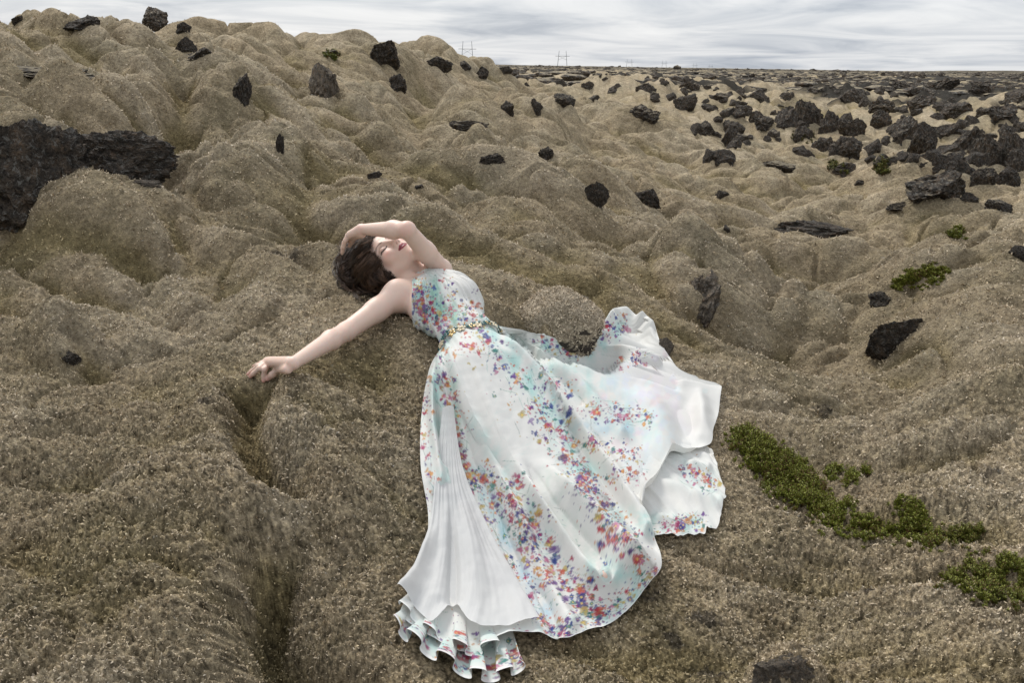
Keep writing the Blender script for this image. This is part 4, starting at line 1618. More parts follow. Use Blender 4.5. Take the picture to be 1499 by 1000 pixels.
for P, tone_ in zip(P3, ctone):
    # keep each hair from leaping between the head and the moss behind it
    for _ in range(2):
        P[1:-1] = P[1:-1] * .5 + (P[:-2] + P[2:]) * .25
    c = np.array([.066, .040, .026]) * tone_
    ribbon_strand(P, RNG.uniform(.0005, .0011), c)
mesh_from('strands', np.concatenate(SV), np.concatenate(SF), m_hair, hairo, attrs={'tint': np.concatenate(SC)})

# ------------------------------------------------------------------ printed fabric
CX0, CY0, CSC = 560.0, 370.0, 2.0
CW, CH = int(540 * CSC), int(660 * CSC)
canvas = np.tile(np.array([.675, .668, .635]), (CH, CW, 1))
_yy, _xx = np.mgrid[0:CH, 0:CW]
_pxx, _pyy = CX0 + _xx / CSC, CY0 + _yy / CSC


def wash(pts, w, c, a):
    d = seg_dist(_pxx, _pyy, np.array(pts, float))
    n = perlin2(_pxx / 14, _pyy / 26, 61) * .8 + perlin2(_pxx / 5, _pyy / 5, 62) * .3
    m = np.clip(np.exp(-(d / w) ** 2) * (.75 + 1.5 * n) * a, 0, .9)[..., None]
    canvas[:] = canvas * (1 - m) + np.array(c) * m


AQ, GR_, BL = (.38, .60, .565), (.29, .48, .39), (.34, .51, .61)
for pts, w, c, a in [
    ([(610, 415), (640, 475)], 24, AQ, 1.0), ([(630, 420), (665, 470)], 15, GR_, .75), ([(640, 500), (645, 620), (650, 740)], 18, AQ, .5),
    ([(660, 560), (680, 680), (740, 780)], 10, GR_, .4), ([(720, 480), (800, 590), (860, 700)], 20, AQ, .65), ([(690, 620), (760, 720), (830, 850)], 12, AQ, .35), ([(880, 610), (960, 640)], 18, AQ, .35), ([(800, 540), (900, 560)], 14, AQ, .4), ([(800, 700), (840, 780), (900, 850)], 14, GR_, .22),
    ([(800, 505), (870, 515), (905, 480)], 14, AQ, .6), ([(840, 560), (900, 590), (960, 620)], 16, AQ, .45), ([(850, 625), (930, 630)], 10, BL, .45),
    ([(700, 700), (760, 830), (800, 900)], 16, BL, .45), ([(800, 930), (880, 910), (950, 860)], 12, AQ, .6), ([(900, 760), (945, 770)], 14, AQ, .7),
    ([(960, 770), (1020, 770)], 16, AQ, .5), ([(1000, 690), (1050, 720)], 20, AQ, .3), ([(870, 830), (930, 850)], 16, AQ, .5), ([(580, 930), (680, 980), (770, 960)], 30, AQ, .45),
    ([(960, 560), (1000, 620)], 24, (.72, .60, .66), .25), ([(900, 560), (960, 590)], 22, (.62, .64, .76), .3), ([(985, 640), (930, 680)], 22, (.66, .74, .76), .4),
]:
    wash(pts, w, c, a)

PAL = [(.50, .035, .17), (.74, .15, .09), (.13, .05, .26), (.035, .07, .33), (.78, .33, .10), (.70, .24, .40), (.68, .52, .16), (.06, .27, .24), (.58, .05, .08), (.22, .10, .36)]
PAL = [tuple(v * .62 for v in c_) for c_ in PAL]


def dab(cx, cy, rx, ry, ang, c, a=.9):
    x0, x1 = int((cx - CX0 - max(rx, ry) - 1) * CSC), int((cx - CX0 + max(rx, ry) + 2) * CSC)
    y0, y1 = int((cy - CY0 - max(rx, ry) - 1) * CSC), int((cy - CY0 + max(rx, ry) + 2) * CSC)
    x0, y0, x1, y1 = max(x0, 0), max(y0, 0), min(x1, CW), min(y1, CH)
    if x1 <= x0 or y1 <= y0:
        return
    X, Y = _pxx[y0:y1, x0:x1] - cx, _pyy[y0:y1, x0:x1] - cy
    u = (X * math.cos(ang) + Y * math.sin(ang)) / rx
    v = (-X * math.sin(ang) + Y * math.cos(ang)) / ry
    q_ = np.sqrt(u * u + v * v) + .35 * perlin2(_pxx[y0:y1, x0:x1] / 1.8, _pyy[y0:y1, x0:x1] / 1.8, 63)
    m = (sstep(1.1, .75, q_) * a * np.clip(.75 + .25 * q_, 0, 1))[..., None]
    canvas[y0:y1, x0:x1] = canvas[y0:y1, x0:x1] * (1 - m) + np.array(c) * m


pr = np.random.default_rng(21)


def flower(cx, cy, s, c, a=.92):
    n = int(pr.integers(3, 6))
    a0 = pr.uniform(0, 6.28)
    for i_ in range(n):
        an = a0 + i_ * 6.28 / n + pr.normal() * .3
        rr = s * pr.uniform(.45, .75)
        cc = np.array(c) * pr.uniform(.75, 1.3)
        of = s * pr.uniform(.15, .7)
        dab(cx + math.cos(an) * of, cy + math.sin(an) * of, rr, rr * pr.uniform(.45, .9), an + pr.normal() * .8, cc, a)
    if pr.uniform() < .4:
        dab(cx, cy, s * .25, s * .25, 0, (.75, .55, .15), .9)


def stroke(x, y, L, ang, w, c, a):
    n = max(int(L / 3), 2)
    for i_ in range(n):
        dab(x + math.cos(ang) * L * i_ / n, y + math.sin(ang) * L * i_ / n, L / n * .9, w, ang, c, a)
        ang += pr.normal() * .05


BANDS = [   # polyline, spread, count, flower size
    ([(700, 488), (740, 540), (790, 600), (822, 645), (850, 690), (885, 750), (905, 800)], 17, 95, 4.6),
    ([(645, 500), (650, 560), (668, 620), (680, 690), (715, 705), (745, 745), (770, 800)], 11, 70, 4.2),
    ([(624, 560), (622, 640), (632, 700), (640, 740)], 8, 22, 3.2),
    ([(745, 710), (780, 780), (822, 850), (862, 880), (835, 925)], 20, 80, 5.2),
    ([(790, 498), (845, 522)], 8, 16, 3.4), ([(900, 530), (945, 526)], 8, 8, 3.0), ([(880, 485), (918, 476)], 8, 14, 3.6),
    ([(860, 600), (950, 612)], 8, 22, 3.6), ([(860, 652), (935, 668)], 8, 18, 3.4), ([(835, 575), (790, 550)], 8, 10, 3.6),
    ([(1005, 690), (1042, 712)], 8, 16, 3.8), ([(965, 778), (1025, 762)], 9, 20, 3.8),
    ([(612, 415), (618, 450), (640, 475)], 12, 40, 4.4), ([(645, 410), (670, 440), (700, 455)], 12, 16, 3.4), ([(650, 472), (700, 470)], 8, 12, 3.4),
    ([(960, 845), (905, 885), (860, 915)], 9, 26, 4.2), ([(700, 790), (735, 860), (765, 930)], 9, 14, 3.4),
    ([(770, 880), (800, 920), (840, 935)], 8, 22, 4.2), ([(850, 700), (905, 790), (940, 830)], 12, 30, 4.8), ([(660, 720), (690, 790), (720, 860)], 7, 20, 3.2),
    ([(580, 930), (640, 970), (700, 985), (770, 970)], 22, 60, 4.4), ([(900, 700), (930, 690)], 10, 8, 3.2), ([(690, 700), (720, 790), (765, 850)], 8, 26, 3.8),
]
# washed-out flowers of the far side showing through the thin cloth
for _ in range(70):
    x_, y_ = pr.normal(930, 45), pr.normal(595, 40)
    dab(x_, y_, pr.uniform(4, 9), pr.uniform(3, 7), pr.uniform(0, 3), [(.72, .50, .56), (.58, .62, .74), (.72, .58, .50), (.60, .54, .68), (.56, .72, .70)][int(pr.integers(0, 5))], .30)
for pts, spr, cnt_, sz in BANDS:
    pa_ = np.array(pts, float)
    cv_ = catmull(pa_, 60)
    dirs = np.gradient(cv_, axis=0)
    for _ in range(int(cnt_ * .8)):
        i_ = int(pr.integers(0, 60))
        an = math.atan2(dirs[i_, 1], dirs[i_, 0]) + pr.normal() * .6 + (math.pi if pr.uniform() < .5 else 0)
        stroke(cv_[i_, 0] + pr.normal() * spr, cv_[i_, 1] + pr.normal() * spr, pr.uniform(6, 22), an, .45, [(.10, .26, .20), (.22, .42, .38), (.14, .20, .18)][int(pr.integers(0, 3))], .55)
    for _ in range(int(cnt_ * 1.8)):
        i_ = int(pr.integers(0, 60))
        x_, y_ = cv_[i_] + pr.normal(size=2) * spr * .8
        c_ = PAL[int(pr.integers(0, len(PAL)))]
        flower(x_, y_, sz * pr.uniform(.4, 1.05), c_)
        for _k in range(int(pr.integers(1, 5))):      # loose petals of the same bloom beside it
            dab(x_ + pr.normal() * sz * 1.3, y_ + pr.normal() * sz * 1.3, sz * pr.uniform(.15, .5), sz * pr.uniform(.15, .35), pr.uniform(0, 3), np.array(c_) * pr.uniform(.8, 1.3), .85)
    for _ in range(cnt_ * 2):
        i_ = int(pr.integers(0, 60))
        x_, y_ = cv_[i_] + pr.normal(size=2) * spr * 1.25
        dab(x_, y_, pr.uniform(.6, 1.9), pr.uniform(.5, 1.2), pr.uniform(0, 3), PAL[int(pr.integers(0, len(PAL)))], .85)
for pts, spr, cnt_, sz in BANDS:      # larger, softer blooms over the small ones
    cv_ = catmull(np.array(pts, float), 60)
    for _ in range(max(2, int(cnt_ * .22))):
        i_ = int(pr.integers(0, 60))
        x_, y_ = cv_[i_] + pr.normal(size=2) * spr * .7
        flower(x_, y_, sz * pr.uniform(1.1, 1.7), PAL[int(pr.integers(0, len(PAL)))], .78)
for _ in range(180):    # faint brush strokes on the white panels
    x_, y_ = pr.uniform(640, 800), pr.uniform(500, 760)
    stroke(x_, y_, pr.uniform(8, 26), math.radians(-40) + pr.normal() * .3, .4, (.55, .64, .60), .30)


def print_at(px, py):
    fx_ = np.clip((px - CX0) * CSC, 0, CW - 1.01)
    fy_ = np.clip((py - CY0) * CSC, 0, CH - 1.01)
    i_, j_ = fx_.astype(int), fy_.astype(int)
    a, b_ = (fx_ - i_)[..., None], (fy_ - j_)[..., None]
    return canvas[j_, i_] * (1 - a) * (1 - b_) + canvas[j_, i_ + 1] * a * (1 - b_) + canvas[j_ + 1, i_] * (1 - a) * b_ + canvas[j_ + 1, i_ + 1] * a * b_


def cloth_mat(name, trans):
    m, t, b = new_mat(name, .65, .2)
    at = nd(t, 'ShaderNodeAttribute', attribute_name='tint')
    t.links.new(at.outputs['Color'], b.inputs['Base Color'])
    b.inputs['Sheen Weight'].default_value = .15
    n_ = texco(t, 60, 4, .6, dist=.6)
    n2_ = texco(t, 900, 2, .5)
    bp = nd(t, 'ShaderNodeBump')
    bp.inputs['Strength'].default_value = .16
    bp.inputs['Distance'].default_value = .004
    t.links.new(mathn(t, 'MULTIPLY_ADD', n2_.outputs[0], .12, n_.outputs[0]), bp.inputs['Height'])
    t.links.new(bp.outputs[0], b.inputs['Normal'])
    tr = nd(t, 'ShaderNodeBsdfTranslucent')
    t.links.new(at.outputs['Color'], tr.inputs[0])
    mx = nd(t, 'ShaderNodeMixShader')
    mx.inputs[0].default_value = trans
    t.links.new(b.outputs[0], mx.inputs[1])
    t.links.new(tr.outputs[0], mx.inputs[2])
    t.links.new(mx.outputs[0], t.nodes['Material Output'].inputs[0])
    return m


m_cloth = cloth_mat('printed_chiffon', .14)
m_lining = cloth_mat('white_organza', .35)

# ------------------------------------------------------------------ what the skirt lies on: moss and legs, with the cloth's own tension
DX, DX0, DY0 = .007, -.55, 1.45
DNX, DNY = 190, 290
_gx, _gy = np.meshgrid(DX0 + np.arange(DNX) * DX, DY0 + np.arange(DNY) * DX, indexing='ij')
sup0 = coarse(_gx, _gy) + .012
leg = (BV[:, 1] < waist[1] + .02) & (((BV - waist) @ ta) < .03) & (BV[:, 0] > waist[0] - .26)
ii = np.round((BV[leg, 0] - DX0) / DX).astype(int)
jj = np.round((BV[leg, 1] - DY0) / DX).astype(int)
ok = (ii >= 0) & (ii < DNX) & (jj >= 0) & (jj < DNY)
np.maximum.at(sup0, (ii[ok], jj[ok]), BV[leg, 2][ok] + .006)
sup = sup0.copy()
for _ in range(60):
    p_ = np.pad(sup, 1, 'edge')
    sup = np.maximum(sup0, (p_[:-2, 1:-1] + p_[2:, 1:-1] + p_[1:-1, :-2] + p_[1:-1, 2:]) / 4)
for _ in range(4):
    p_ = np.pad(sup, 1, 'edge')
    sup = (p_[:-2, 1:-1] + p_[2:, 1:-1] + p_[1:-1, :-2] + p_[1:-1, 2:]) / 4 * .7 + sup * .3


def support(x, y):
    fx_ = (np.asarray(x) - DX0) / DX
    fy_ = (np.asarray(y) - DY0) / DX
    inside = (fx_ > 0) & (fx_ < DNX - 1.01) & (fy_ > 0) & (fy_ < DNY - 1.01)
    fx_ = np.clip(fx_, 0, DNX - 1.01)
    fy_ = np.clip(fy_, 0, DNY - 1.01)
    i_, j_ = fx_.astype(int), fy_.astype(int)
    a, b_ = fx_ - i_, fy_ - j_
    s_ = sup[i_, j_] * (1 - a) * (1 - b_) + sup[i_ + 1, j_] * a * (1 - b_) + sup[i_, j_ + 1] * (1 - a) * b_ + sup[i_ + 1, j_ + 1] * a * b_
    return np.where(inside, s_, s_ if False else np.where(inside, s_, coarse(x, y)))


def drape_px(px, py):
    """sight line to the support, on a coarse sampling refined by interpolation"""
    n0, n1 = px.shape
    a = np.unique(np.concatenate([np.arange(0, n0, 6), [n0 - 1]]))
    c = np.unique(np.concatenate([np.arange(0, n1, 6), [n1 - 1]]))
    sub = hit(px[np.ix_(a, c)], py[np.ix_(a, c)], support)
    dep = np.linalg.norm(sub - np.array([0, 0, ZC]), axis=-1)
    # interpolate distance along the ray
    f0 = np.interp(np.arange(n0), a, np.arange(len(a)))
    f1 = np.interp(np.arange(n1), c, np.arange(len(c)))
    i_ = np.clip(f0.astype(int), 0, len(a) - 2)
    j_ = np.clip(f1.astype(int), 0, len(c) - 2)
    A_, B_ = (f0 - i_)[:, None], (f1 - j_)[None]
    D = dep[np.ix_(i_, j_)] * (1 - A_) * (1 - B_) + dep[np.ix_(i_ + 1, j_)] * A_ * (1 - B_) + dep[np.ix_(i_, j_ + 1)] * (1 - A_) * B_ + dep[np.ix_(i_ + 1, j_ + 1)] * A_ * B_
    d = ray(px, py)
    d = d / np.linalg.norm(d, axis=-1, keepdims=True)
    return np.array([0, 0, ZC]) + d * D[..., None]


def sheet(cols, nt, ns):
    """columns of pixel points from waist to hem -> smooth (nt, ns) grid of pixels"""
    m = [catmull(c_, ns) for c_ in cols]
    m = np.stack(m)                                  # (k, ns, 2)
    k = len(cols)
    return catmull(m.reshape(k, -1), nt).reshape(nt, ns, 2)


def folds_at(px, py, L):
    z = 0
    for pts, w, a in L:
        pts = np.array(pts, float)
        d = seg_dist(px, py, pts)
        ax_ = pts[-1] - pts[0]
        f_ = ((px - pts[0, 0]) * ax_[0] + (py - pts[0, 1]) * ax_[1]) / (ax_ @ ax_)
        z = z + a * np.exp(-(d / (w * (.6 + .5 * np.clip(f_, 0, 1)))) ** 2) * sstep(-.05, .45, f_)      # a fold starts as nothing and deepens
    return z


UPN = np.array([0, 0, 1.0])
COLS = [
    [(633, 491), (629, 540), (617, 610), (616, 690), (627, 770), (618, 840), (598, 880), (584, 915)],
    [(644, 490), (646, 550), (648, 640), (656, 740), (668, 820), (672, 880), (676, 930), (680, 965)],
    [(658, 486), (672, 560), (688, 650), (710, 750), (736, 830), (752, 880), (764, 915), (772, 938)],
    [(668, 482), (696, 570), (722, 660), (752, 750), (780, 830), (800, 885), (816, 920), (832, 943)],
    [(680, 478), (722, 560), (762, 640), (806, 725), (846, 800), (872, 850), (890, 885), (903, 906)],
    [(692, 474), (738, 540), (790, 615), (846, 695), (895, 760), (930, 805), (955, 828), (969, 842)],
    [(702, 470), (756, 528), (815, 600), (868, 668), (905, 718), (925, 745), (938, 762), (946, 775)],
    [(710, 467), (772, 518), (840, 580), (892, 635), (920, 675), (934, 705), (940, 730), (940, 752)],
    [(715, 465), (782, 512), (860, 568), (920, 615), (955, 648), (970, 668), (978, 680), (980, 684)],
    [(719, 463), (790, 506), (875, 552), (950, 595), (1000, 628), (1020, 645), (1030, 655), (1037, 661)],
    [(721, 461), (796, 502), (880, 535), (955, 568), (1005, 595), (1026, 610), (1038, 620), (1044, 627)],
    [(722, 460), (796, 499), (870, 522), (940, 540), (995, 560), (1025, 567), (1042, 571), (1054, 573)],
    [(723, 459), (796, 498), (866, 520), (922, 530), (970, 543), (1002, 551), (1014, 555), (1024, 558)],
    [(723, 459), (794, 497), (860, 515), (905, 515), (945, 525), (965, 530), (978, 534), (990, 541)],
    [(723, 458), (792, 495), (852, 512), (876, 498), (900, 492), (920, 492), (940, 493), (957, 496)],
    [(723, 457), (790, 493), (846, 510), (862, 500), (876, 484), (890, 470), (905, 464), (922, 462)],
]
BELT_Y = -.05


TILT = -.034


def ring_pts(y_, off, n=96):
    P = []
    for a in np.linspace(0, 2 * np.pi, n, endpoint=False):
        lo_, hi_ = 0.0, .3
        d = tb * math.cos(a) + tcn * math.sin(a)
        c = T(0, y_ + TILT * math.sin(a), -.01)
        for _ in range(30):
            m_ = (lo_ + hi_) / 2
            if TORSO(c + d * m_) < off: lo_ = m_
            else: hi_ = m_
        P.append(c + d * lo_)
    return np.array(P)


# the skirt starts under the belt: its columns begin on the waist ring, right side to left side
_ang = np.linspace(math.pi * 1.06, -.10, len(COLS))
_c = T(0, BELT_Y, -.01)
_rp = ring_pts(BELT_Y + .004, .0165, 240)
_ra = np.arctan2((_rp - _c) @ tcn, (_rp - _c) @ tb)
_ring3 = []
for _k, _a in enumerate(_ang):
    _i = int(np.argmin(np.abs((_ra - _a + np.pi) % (2 * np.pi) - np.pi)))
    _qx, _qy = proj(_rp[_i])
    COLS[_k][0] = (float(_qx), float(_qy))
    _ring3.append(_rp[_i])
FOLDS = [
    ([(768, 672), (800, 735), (842, 790), (886, 838)], 9, -.034), ([(752, 680), (790, 755), (835, 815), (868, 850)], 13, .022), ([(790, 672), (840, 745), (890, 800), (925, 835)], 15, .034),
    ([(646, 505), (664, 590), (688, 680), (735, 780), (762, 850)], 7, -.024), ([(660, 520), (690, 620), (730, 720), (770, 800)], 12, .014),
    ([(630, 545), (634, 640), (648, 720)], 7, .020), ([(638, 520), (643, 600), (652, 690)], 5, -.018), ([(640, 640), (665, 740), (700, 820)], 8, .018), ([(650, 600), (672, 700), (716, 810)], 5, -.012),
    ([(720, 690), (770, 800), (835, 925)], 13, .016), ([(775, 850), (800, 890), (815, 935)], 8, -.016), ([(860, 850), (885, 895)], 8, -.012),
    ([(725, 478), (790, 555), (850, 640), (905, 715), (945, 790)], 9, .026), ([(738, 482), (815, 570), (880, 660), (925, 720)], 7, -.022), ([(716, 490), (775, 570), (835, 655), (890, 745)], 7, -.018),
    ([(760, 500), (850, 570), (910, 640)], 9, .014), ([(745, 490), (800, 540), (850, 590)], 5, -.010),
    ([(800, 505), (860, 530), (930, 545), (985, 560)], 10, -.012), ([(870, 518), (920, 520), (960, 535)], 8, .020), ([(850, 512), (880, 505), (935, 515)], 6, -.014),
    ([(930, 560), (962, 605), (972, 650)], 24, .020), ([(1000, 580), (1006, 620), (1003, 650)], 18, -.010), ([(1020, 570), (1028, 610), (1023, 645)], 14, .018),
    ([(930, 470), (952, 494)], 9, .030), ([(885, 470), (915, 464)], 8, .016), ([(1036, 660), (985, 682), (945, 742)], 8, .030), ([(975, 670), (930, 720)], 12, -.006),
]


def build_sheet(name, cols, nt, ns, folds, base_lift, mat, parent, print_=True, hem=.012, hemside=1, gather=.0035, seed=0, edge_lift=.0, hem_wave=0, white=(.69, .69, .68)):
    g = sheet(cols, nt, ns)
    s1 = np.linspace(0, 1, ns)[None]
    if hem_wave:
        tt = np.linspace(0, 1, nt)[:, None]
        dv = g[:, -1:] - g[:, -30:-29]
        dv = dv / (np.linalg.norm(dv, axis=-1, keepdims=True) + 1e-6)
        g = g + dv * (hem_wave * sstep(.72, 1, s1) * (sstep(.93, .84, tt) if name == 'skirt' else 1) * (perlin2(tt * 13, 0 * s1, seed + 91) + .3 * perlin2(tt * 31, 0 * s1, seed + 92)))[..., None]
    px, py = g[..., 0], g[..., 1]
    P = drape_px(px, py)
    s_ = np.linspace(0, 1, ns)[None]
    t_ = np.linspace(0, 1, nt)[:, None]
    z = 1.7 * folds_at(px, py, folds) * sstep(0, .12, s_)
    z = z + gather * (1 + 1.5 * s_) * (np.sin(t_ * 60 + 3 * perlin2(t_ * 6 + s_ * 1.5, s_ * 2, seed + 80)) * sstep(1.0, .3, s_) + 1.4 * perlin2(t_ * 26, s_ * 2.2, seed + 81) + 2.6 * sstep(0, .3, s_) * perlin2(t_ * 11, s_ * 1.3, seed + 84))
    z = z + edge_lift * sstep(.78, 1.0, s_) * (.8 + 1.3 * perlin2(t_ * 6, s_ * 0, seed + 82) + .4 * perlin2(t_ * 13, s_ * 0, seed + 86))
    z = z + .0016 * perlin2(px / 14, py / 14, seed + 83)
    lim = -.010 + 0 * z
    z = np.maximum(z, lim) + base_lift
    P = P + z[..., None] * UPN
    if name == 'skirt':
        # the first rows hang from the waist ring; nothing sinks into the body
        k_ = int(ns * .40)
        ring3 = catmull(np.array(_ring3), nt)
        w_ = sstep(.10, 0.0, s_)[..., None]
        P = P * (1 - w_) + (ring3[:, None] + (P - P[:, :1]) * .85) * w_
        for _ in range(3):
            Q = P[:, :k_]
            d_ = LOWER(Q)
            g_ = np.stack([LOWER(Q + np.eye(3)[a_] * .002) - d_ for a_ in range(3)], -1) / .002
            P[:, :k_] = Q + g_ * np.clip(.009 + np.clip(z[:, :k_], 0, .02) * .6 - d_, 0, .03)[..., None]
    P[..., 2] = np.maximum(P[..., 2], coarse(P[..., 0], P[..., 1]) + .008 + base_lift * .3)
    if print_:
        jx, jy = proj(P)
        col_ = print_at(px + .75 * (jx - px), py + .75 * (jy - py))      # the cloth's own slack in the folds
    else:
        col_ = np.tile(np.array(white), (nt, ns, 1)).astype(float)
    hm = sstep(1 - hem, 1 - hem * .6, s_ + 0 * t_)[..., None] * .85
    col_ = col_ * (1 - hm) + np.array([.76, .76, .75]) * hm
    F = grid_faces(nt, ns)
    return mesh_from(name, P.reshape(-1, 3), F, mat, parent, attrs={'tint': col_.reshape(-1, 3)})


skirt = build_sheet('skirt', COLS, 760, 520, FOLDS, .010, m_cloth, WOMAN, seed=1, edge_lift=.010, hem_wave=9)
FLAP = [
    [(905, 700), (930, 745), (946, 770), (956, 789)], [(925, 690), (960, 735), (985, 765), (1000, 787)], [(945, 675), (990, 715), (1020, 750), (1041, 778)],
    [(965, 660), (1010, 692), (1042, 715), (1062, 734)], [(975, 650), (1015, 668), (1038, 680), (1051, 692)], [(985, 640), (1015, 650), (1032, 656), (1043, 664)],
]
build_sheet('hem_flap', FLAP, 240, 170, [([(960, 700), (1010, 730), (1050, 740)], 9, .012), ([(1000, 680), (1035, 690)], 7, .012), ([(945, 760), (1000, 770)], 9, .008)], .004, m_cloth, skirt, seed=2, edge_lift=.006, hem=.02, hem_wave=6, gather=.0015)
LIN = [
    [(648, 612), (638, 700), (630, 775), (610, 845), (581, 888)], [(652, 610), (646, 710), (642, 800), (630, 860), (607, 905)], [(655, 608), (653, 710), (655, 810), (648, 880), (636, 934)],
    [(658, 608), (660, 715), (670, 810), (672, 880), (664, 905)], [(660, 608), (668, 715), (690, 815), (700, 890), (690, 946)], [(662, 609), (674, 710), (706, 805), (730, 880), (735, 944)],
    [(664, 610), (678, 700), (716, 790), (756, 865), (789, 930)],
]
build_sheet('white_lining', LIN, 260, 300, [([(640, 780), (612, 850), (595, 885)], 14, .012), ([(655, 720), (652, 820), (642, 890)], 9, .006), ([(660, 760), (664, 850), (664, 900)], 8, -.010), ([(675, 740), (695, 850), (692, 940)], 20, .012), ([(700, 800), (760, 900)], 16, .006)],
            .030, m_lining, skirt, print_=False, seed=3, edge_lift=.012, hem=.012, gather=.0004)


def build_ruffle(name, top, bot, waves, A_up, A_side, lift, seed, nt=520, ns=60, prt=True):
    """a hem that stands in deep rolled flutes along the ground"""
    u = np.linspace(0, 1, nt)
    tp, bt = catmull(top, nt), catmull(bot, nt)
    s_ = np.linspace(0, 1, ns)
    px = tp[:, None, 0] * (1 - s_) + bt[:, None, 0] * s_
    py = tp[:, None, 1] * (1 - s_) + bt[:, None, 1] * s_
    P = drape_px(px, py)
    ph = u * waves * 2 * np.pi + 1.6 * perlin2(u * waves * .6, u * 0, seed)
    am = (.65 + .5 * perlin2(u * waves * .8, u * 0 + 3, seed + 1))[:, None]
    grow = (s_ ** 1.5)[None]
    tng = np.gradient(P[:, -1], axis=0)
    tng /= np.linalg.norm(tng, axis=1, keepdims=True)
    lobe = np.abs(np.sin(ph / 2)) ** .7          # round outward lobes, tight creases between
    P = P + UPN * (lift + grow * am * A_up * (1 + np.sin(ph))[:, None])[..., None]
    P[..., 2] = np.maximum(P[..., 2], coarse(P[..., 0], P[..., 1]) + .008)
    P = P + tng[:, None] * (grow * am * A_side * -np.sin(2 * ph)[:, None])[..., None]
    col_ = print_at(px, py)
    if not prt:
        col_ = col_ * 0 + np.array([.68, .68, .67])
    hm = sstep(.94, .965, s_)[None, :, None] * .85 * np.ones((nt, 1, 1))
    col_ = col_ * (1 - hm) + np.array([.76, .76, .75]) * hm
    return mesh_from(name, P.reshape(-1, 3), grid_faces(nt, ns), m_cloth, skirt, attrs={'tint': col_.reshape(-1, 3)})


build_ruffle('hem_ruffle', [(612, 868), (640, 885), (680, 905), (715, 915), (748, 920)], [(580, 928), (596, 946), (640, 975), (690, 1000), (732, 1002), (768, 985)], 5.2, .026, .017, .006, 90)
build_ruffle('hem_ruffle', [(610, 862), (640, 880), (680, 895), (720, 908)], [(585, 905), (630, 940), (680, 972), (735, 968)], 3.7, .021, .014, .020, 95)

# ------------------------------------------------------------------ bodice: gathered halter, cut from the torso's own shape
BODF = Field()
BODF.p = list(TORSO.p)
BODF.cone(H(0, -.045, -.022), neck - tcn * .012, .049, .052, .03)
BODF.cone(neck - tcn * .02, T(.06, .27, -.01), .045, .055, .04)


def bod(P):
    q_ = (np.asarray(P) - waist) @ TA.T
    x_, y_, z_ = q_[..., 0], q_[..., 1], q_[..., 2]
    d = BODF(P) - .009
    ang = np.arctan2(x_ - .0, .42 - y_)
    d = d - .0030 * np.sin(ang * 62 + 2.5 * perlin3(np.asarray(P) / .06, 71)) * sstep(.36, .2, y_) - .0016 * np.sin(ang * 131 + 1.0)
    d = d - .006 * np.exp(-((y_ + .03) / .03) ** 2)
    xr = np.interp(y_, [-.06, .06, .15, .24, .30, .36], BXR)
    xl = np.interp(y_, [-.06, .06, .15, .24, .30, .36], BXL)
    d = np.maximum(d, xr - x_ - .2 * np.clip(-z_, 0, .1) * 0)
    d = np.maximum(d, x_ - xl)
    d = np.maximum(d, y_ - (.372 - .8 * np.clip(np.abs(x_) - .05, 0, 1)))
    d = np.maximum(d, BELT_Y - .004 + TILT * np.clip((z_ + .01) / .065, -1.2, 1.2) - y_)
    return d


BELT_Y = -.05
BXR = [-.17, -.16, -.13, -.092, -.072, -.055]
BXL = [.17, .16, .145, .13, .115, .10]
BOD = Field()
BOD.custom(bod, T(0, .16, 0), .3, .001)
VV, FF = mesh_field(BOD, T(0, .16, 0) - .3, T(0, .16, 0) + .3, .0026)
VV = relax(VV, FF, 2, .5)
qx, qy = proj(VV)
bodice = mesh_from('bodice', VV, FF, m_cloth, WOMAN, attrs={'tint': print_at(qx, qy)})
# narrow halter band closing round the neck
hb = [T(-.05, .30, .05), T(-.058, .335, .02), T(-.03, .36, -.03), T(.03, .36, -.03), T(.058, .335, .02), T(.05, .30, .05)]

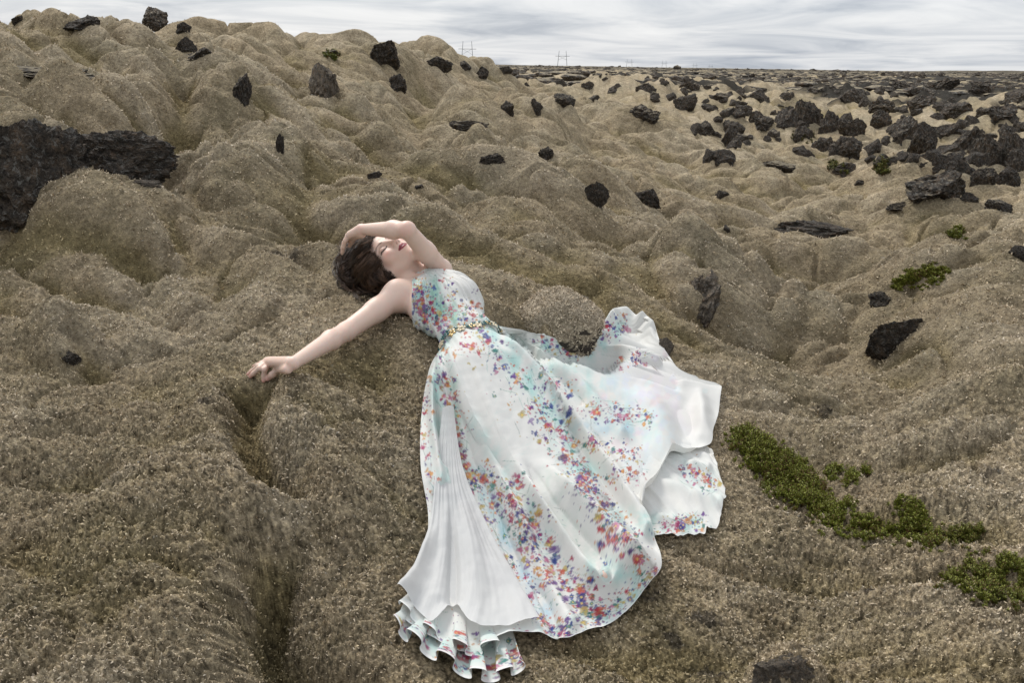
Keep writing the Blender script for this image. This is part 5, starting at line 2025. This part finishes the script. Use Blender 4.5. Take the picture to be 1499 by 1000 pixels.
# ------------------------------------------------------------------ jewelled flower belt
m_gold, t, b = new_mat('belt_gold', .3, .5)
b.inputs['Base Color'].default_value = (.52, .38, .18, 1)
b.inputs['Metallic'].default_value = .8
m_teal, t, b = new_mat('belt_teal', .25, .5)
b.inputs['Base Color'].default_value = (.012, .085, .085, 1)
m_cream, t, b = new_mat('belt_cream', .4, .4)
b.inputs['Base Color'].default_value = (.70, .60, .42, 1)
m_sash, t, b = new_mat('belt_sash', .6, .3)
b.inputs['Base Color'].default_value = (.72, .74, .70, 1)


R0, R1 = ring_pts(BELT_Y - .010, .018), ring_pts(BELT_Y + .010, .019)
nR = len(R0)
inn = ring_pts(BELT_Y - .010, .008)
V = np.concatenate([R0, R1, inn])
F = np.array([[i, (i + 1) % nR, nR + (i + 1) % nR, nR + i] for i in range(nR)] + [[2 * nR + i, 2 * nR + (i + 1) % nR, (i + 1) % nR, i] for i in range(nR)])
belt = mesh_from('belt', V, F, m_sash, WOMAN)


def petal_flower(c, nrm, r, mat, n):
    nrm = unit(nrm)
    e1 = unit(np.cross(nrm, [.3, .8, .1]))
    e2 = np.cross(nrm, e1)
    V, F = [], []
    k = 0
    a0 = random.uniform(0, 6)
    for i_ in range(n):
        a = a0 + i_ * 2 * math.pi / n
        d = e1 * math.cos(a) + e2 * math.sin(a)
        sd = np.cross(nrm, d)
        pr_ = [(0, 0, .001), (.35, .24, .004), (.7, .34, .005), (1.0, .12, .002)]
        for (l, w, hh) in pr_:
            V += [c + d * r * l + sd * r * w + nrm * hh, c + d * r * l + nrm * (hh + .002), c + d * r * l - sd * r * w + nrm * hh]
        for j in range(3):
            F += [[k + j * 3, k + j * 3 + 1, k + j * 3 + 4, k + j * 3 + 3], [k + j * 3 + 1, k + j * 3 + 2, k + j * 3 + 5, k + j * 3 + 4]]
        k += 12
    return mesh_from('flower', np.array(V), np.array(F), mat, belt)


front_a = np.linspace(-.25, 3.15, 13)
mats = [m_cream, m_teal, m_gold]
for i_, a in enumerate(front_a):
    for rep_ in range(2):
        aa = a + rep_ * .13
        k_ = int(round(aa / (2 * np.pi) * nR)) % nR
        c = (R0[k_] + R1[k_]) / 2 + ta * random.uniform(-.008, .010)
        nrm = unit(c - T(0, BELT_Y + TILT * math.sin(a), -.01))
        petal_flower(c + nrm * .004, nrm + np.array([0, 0, .3]), random.uniform(.010, .016), mats[(i_ * 2 + rep_) % 3] if rep_ == 0 else [m_teal, m_teal, m_cream][i_ % 3], 5)
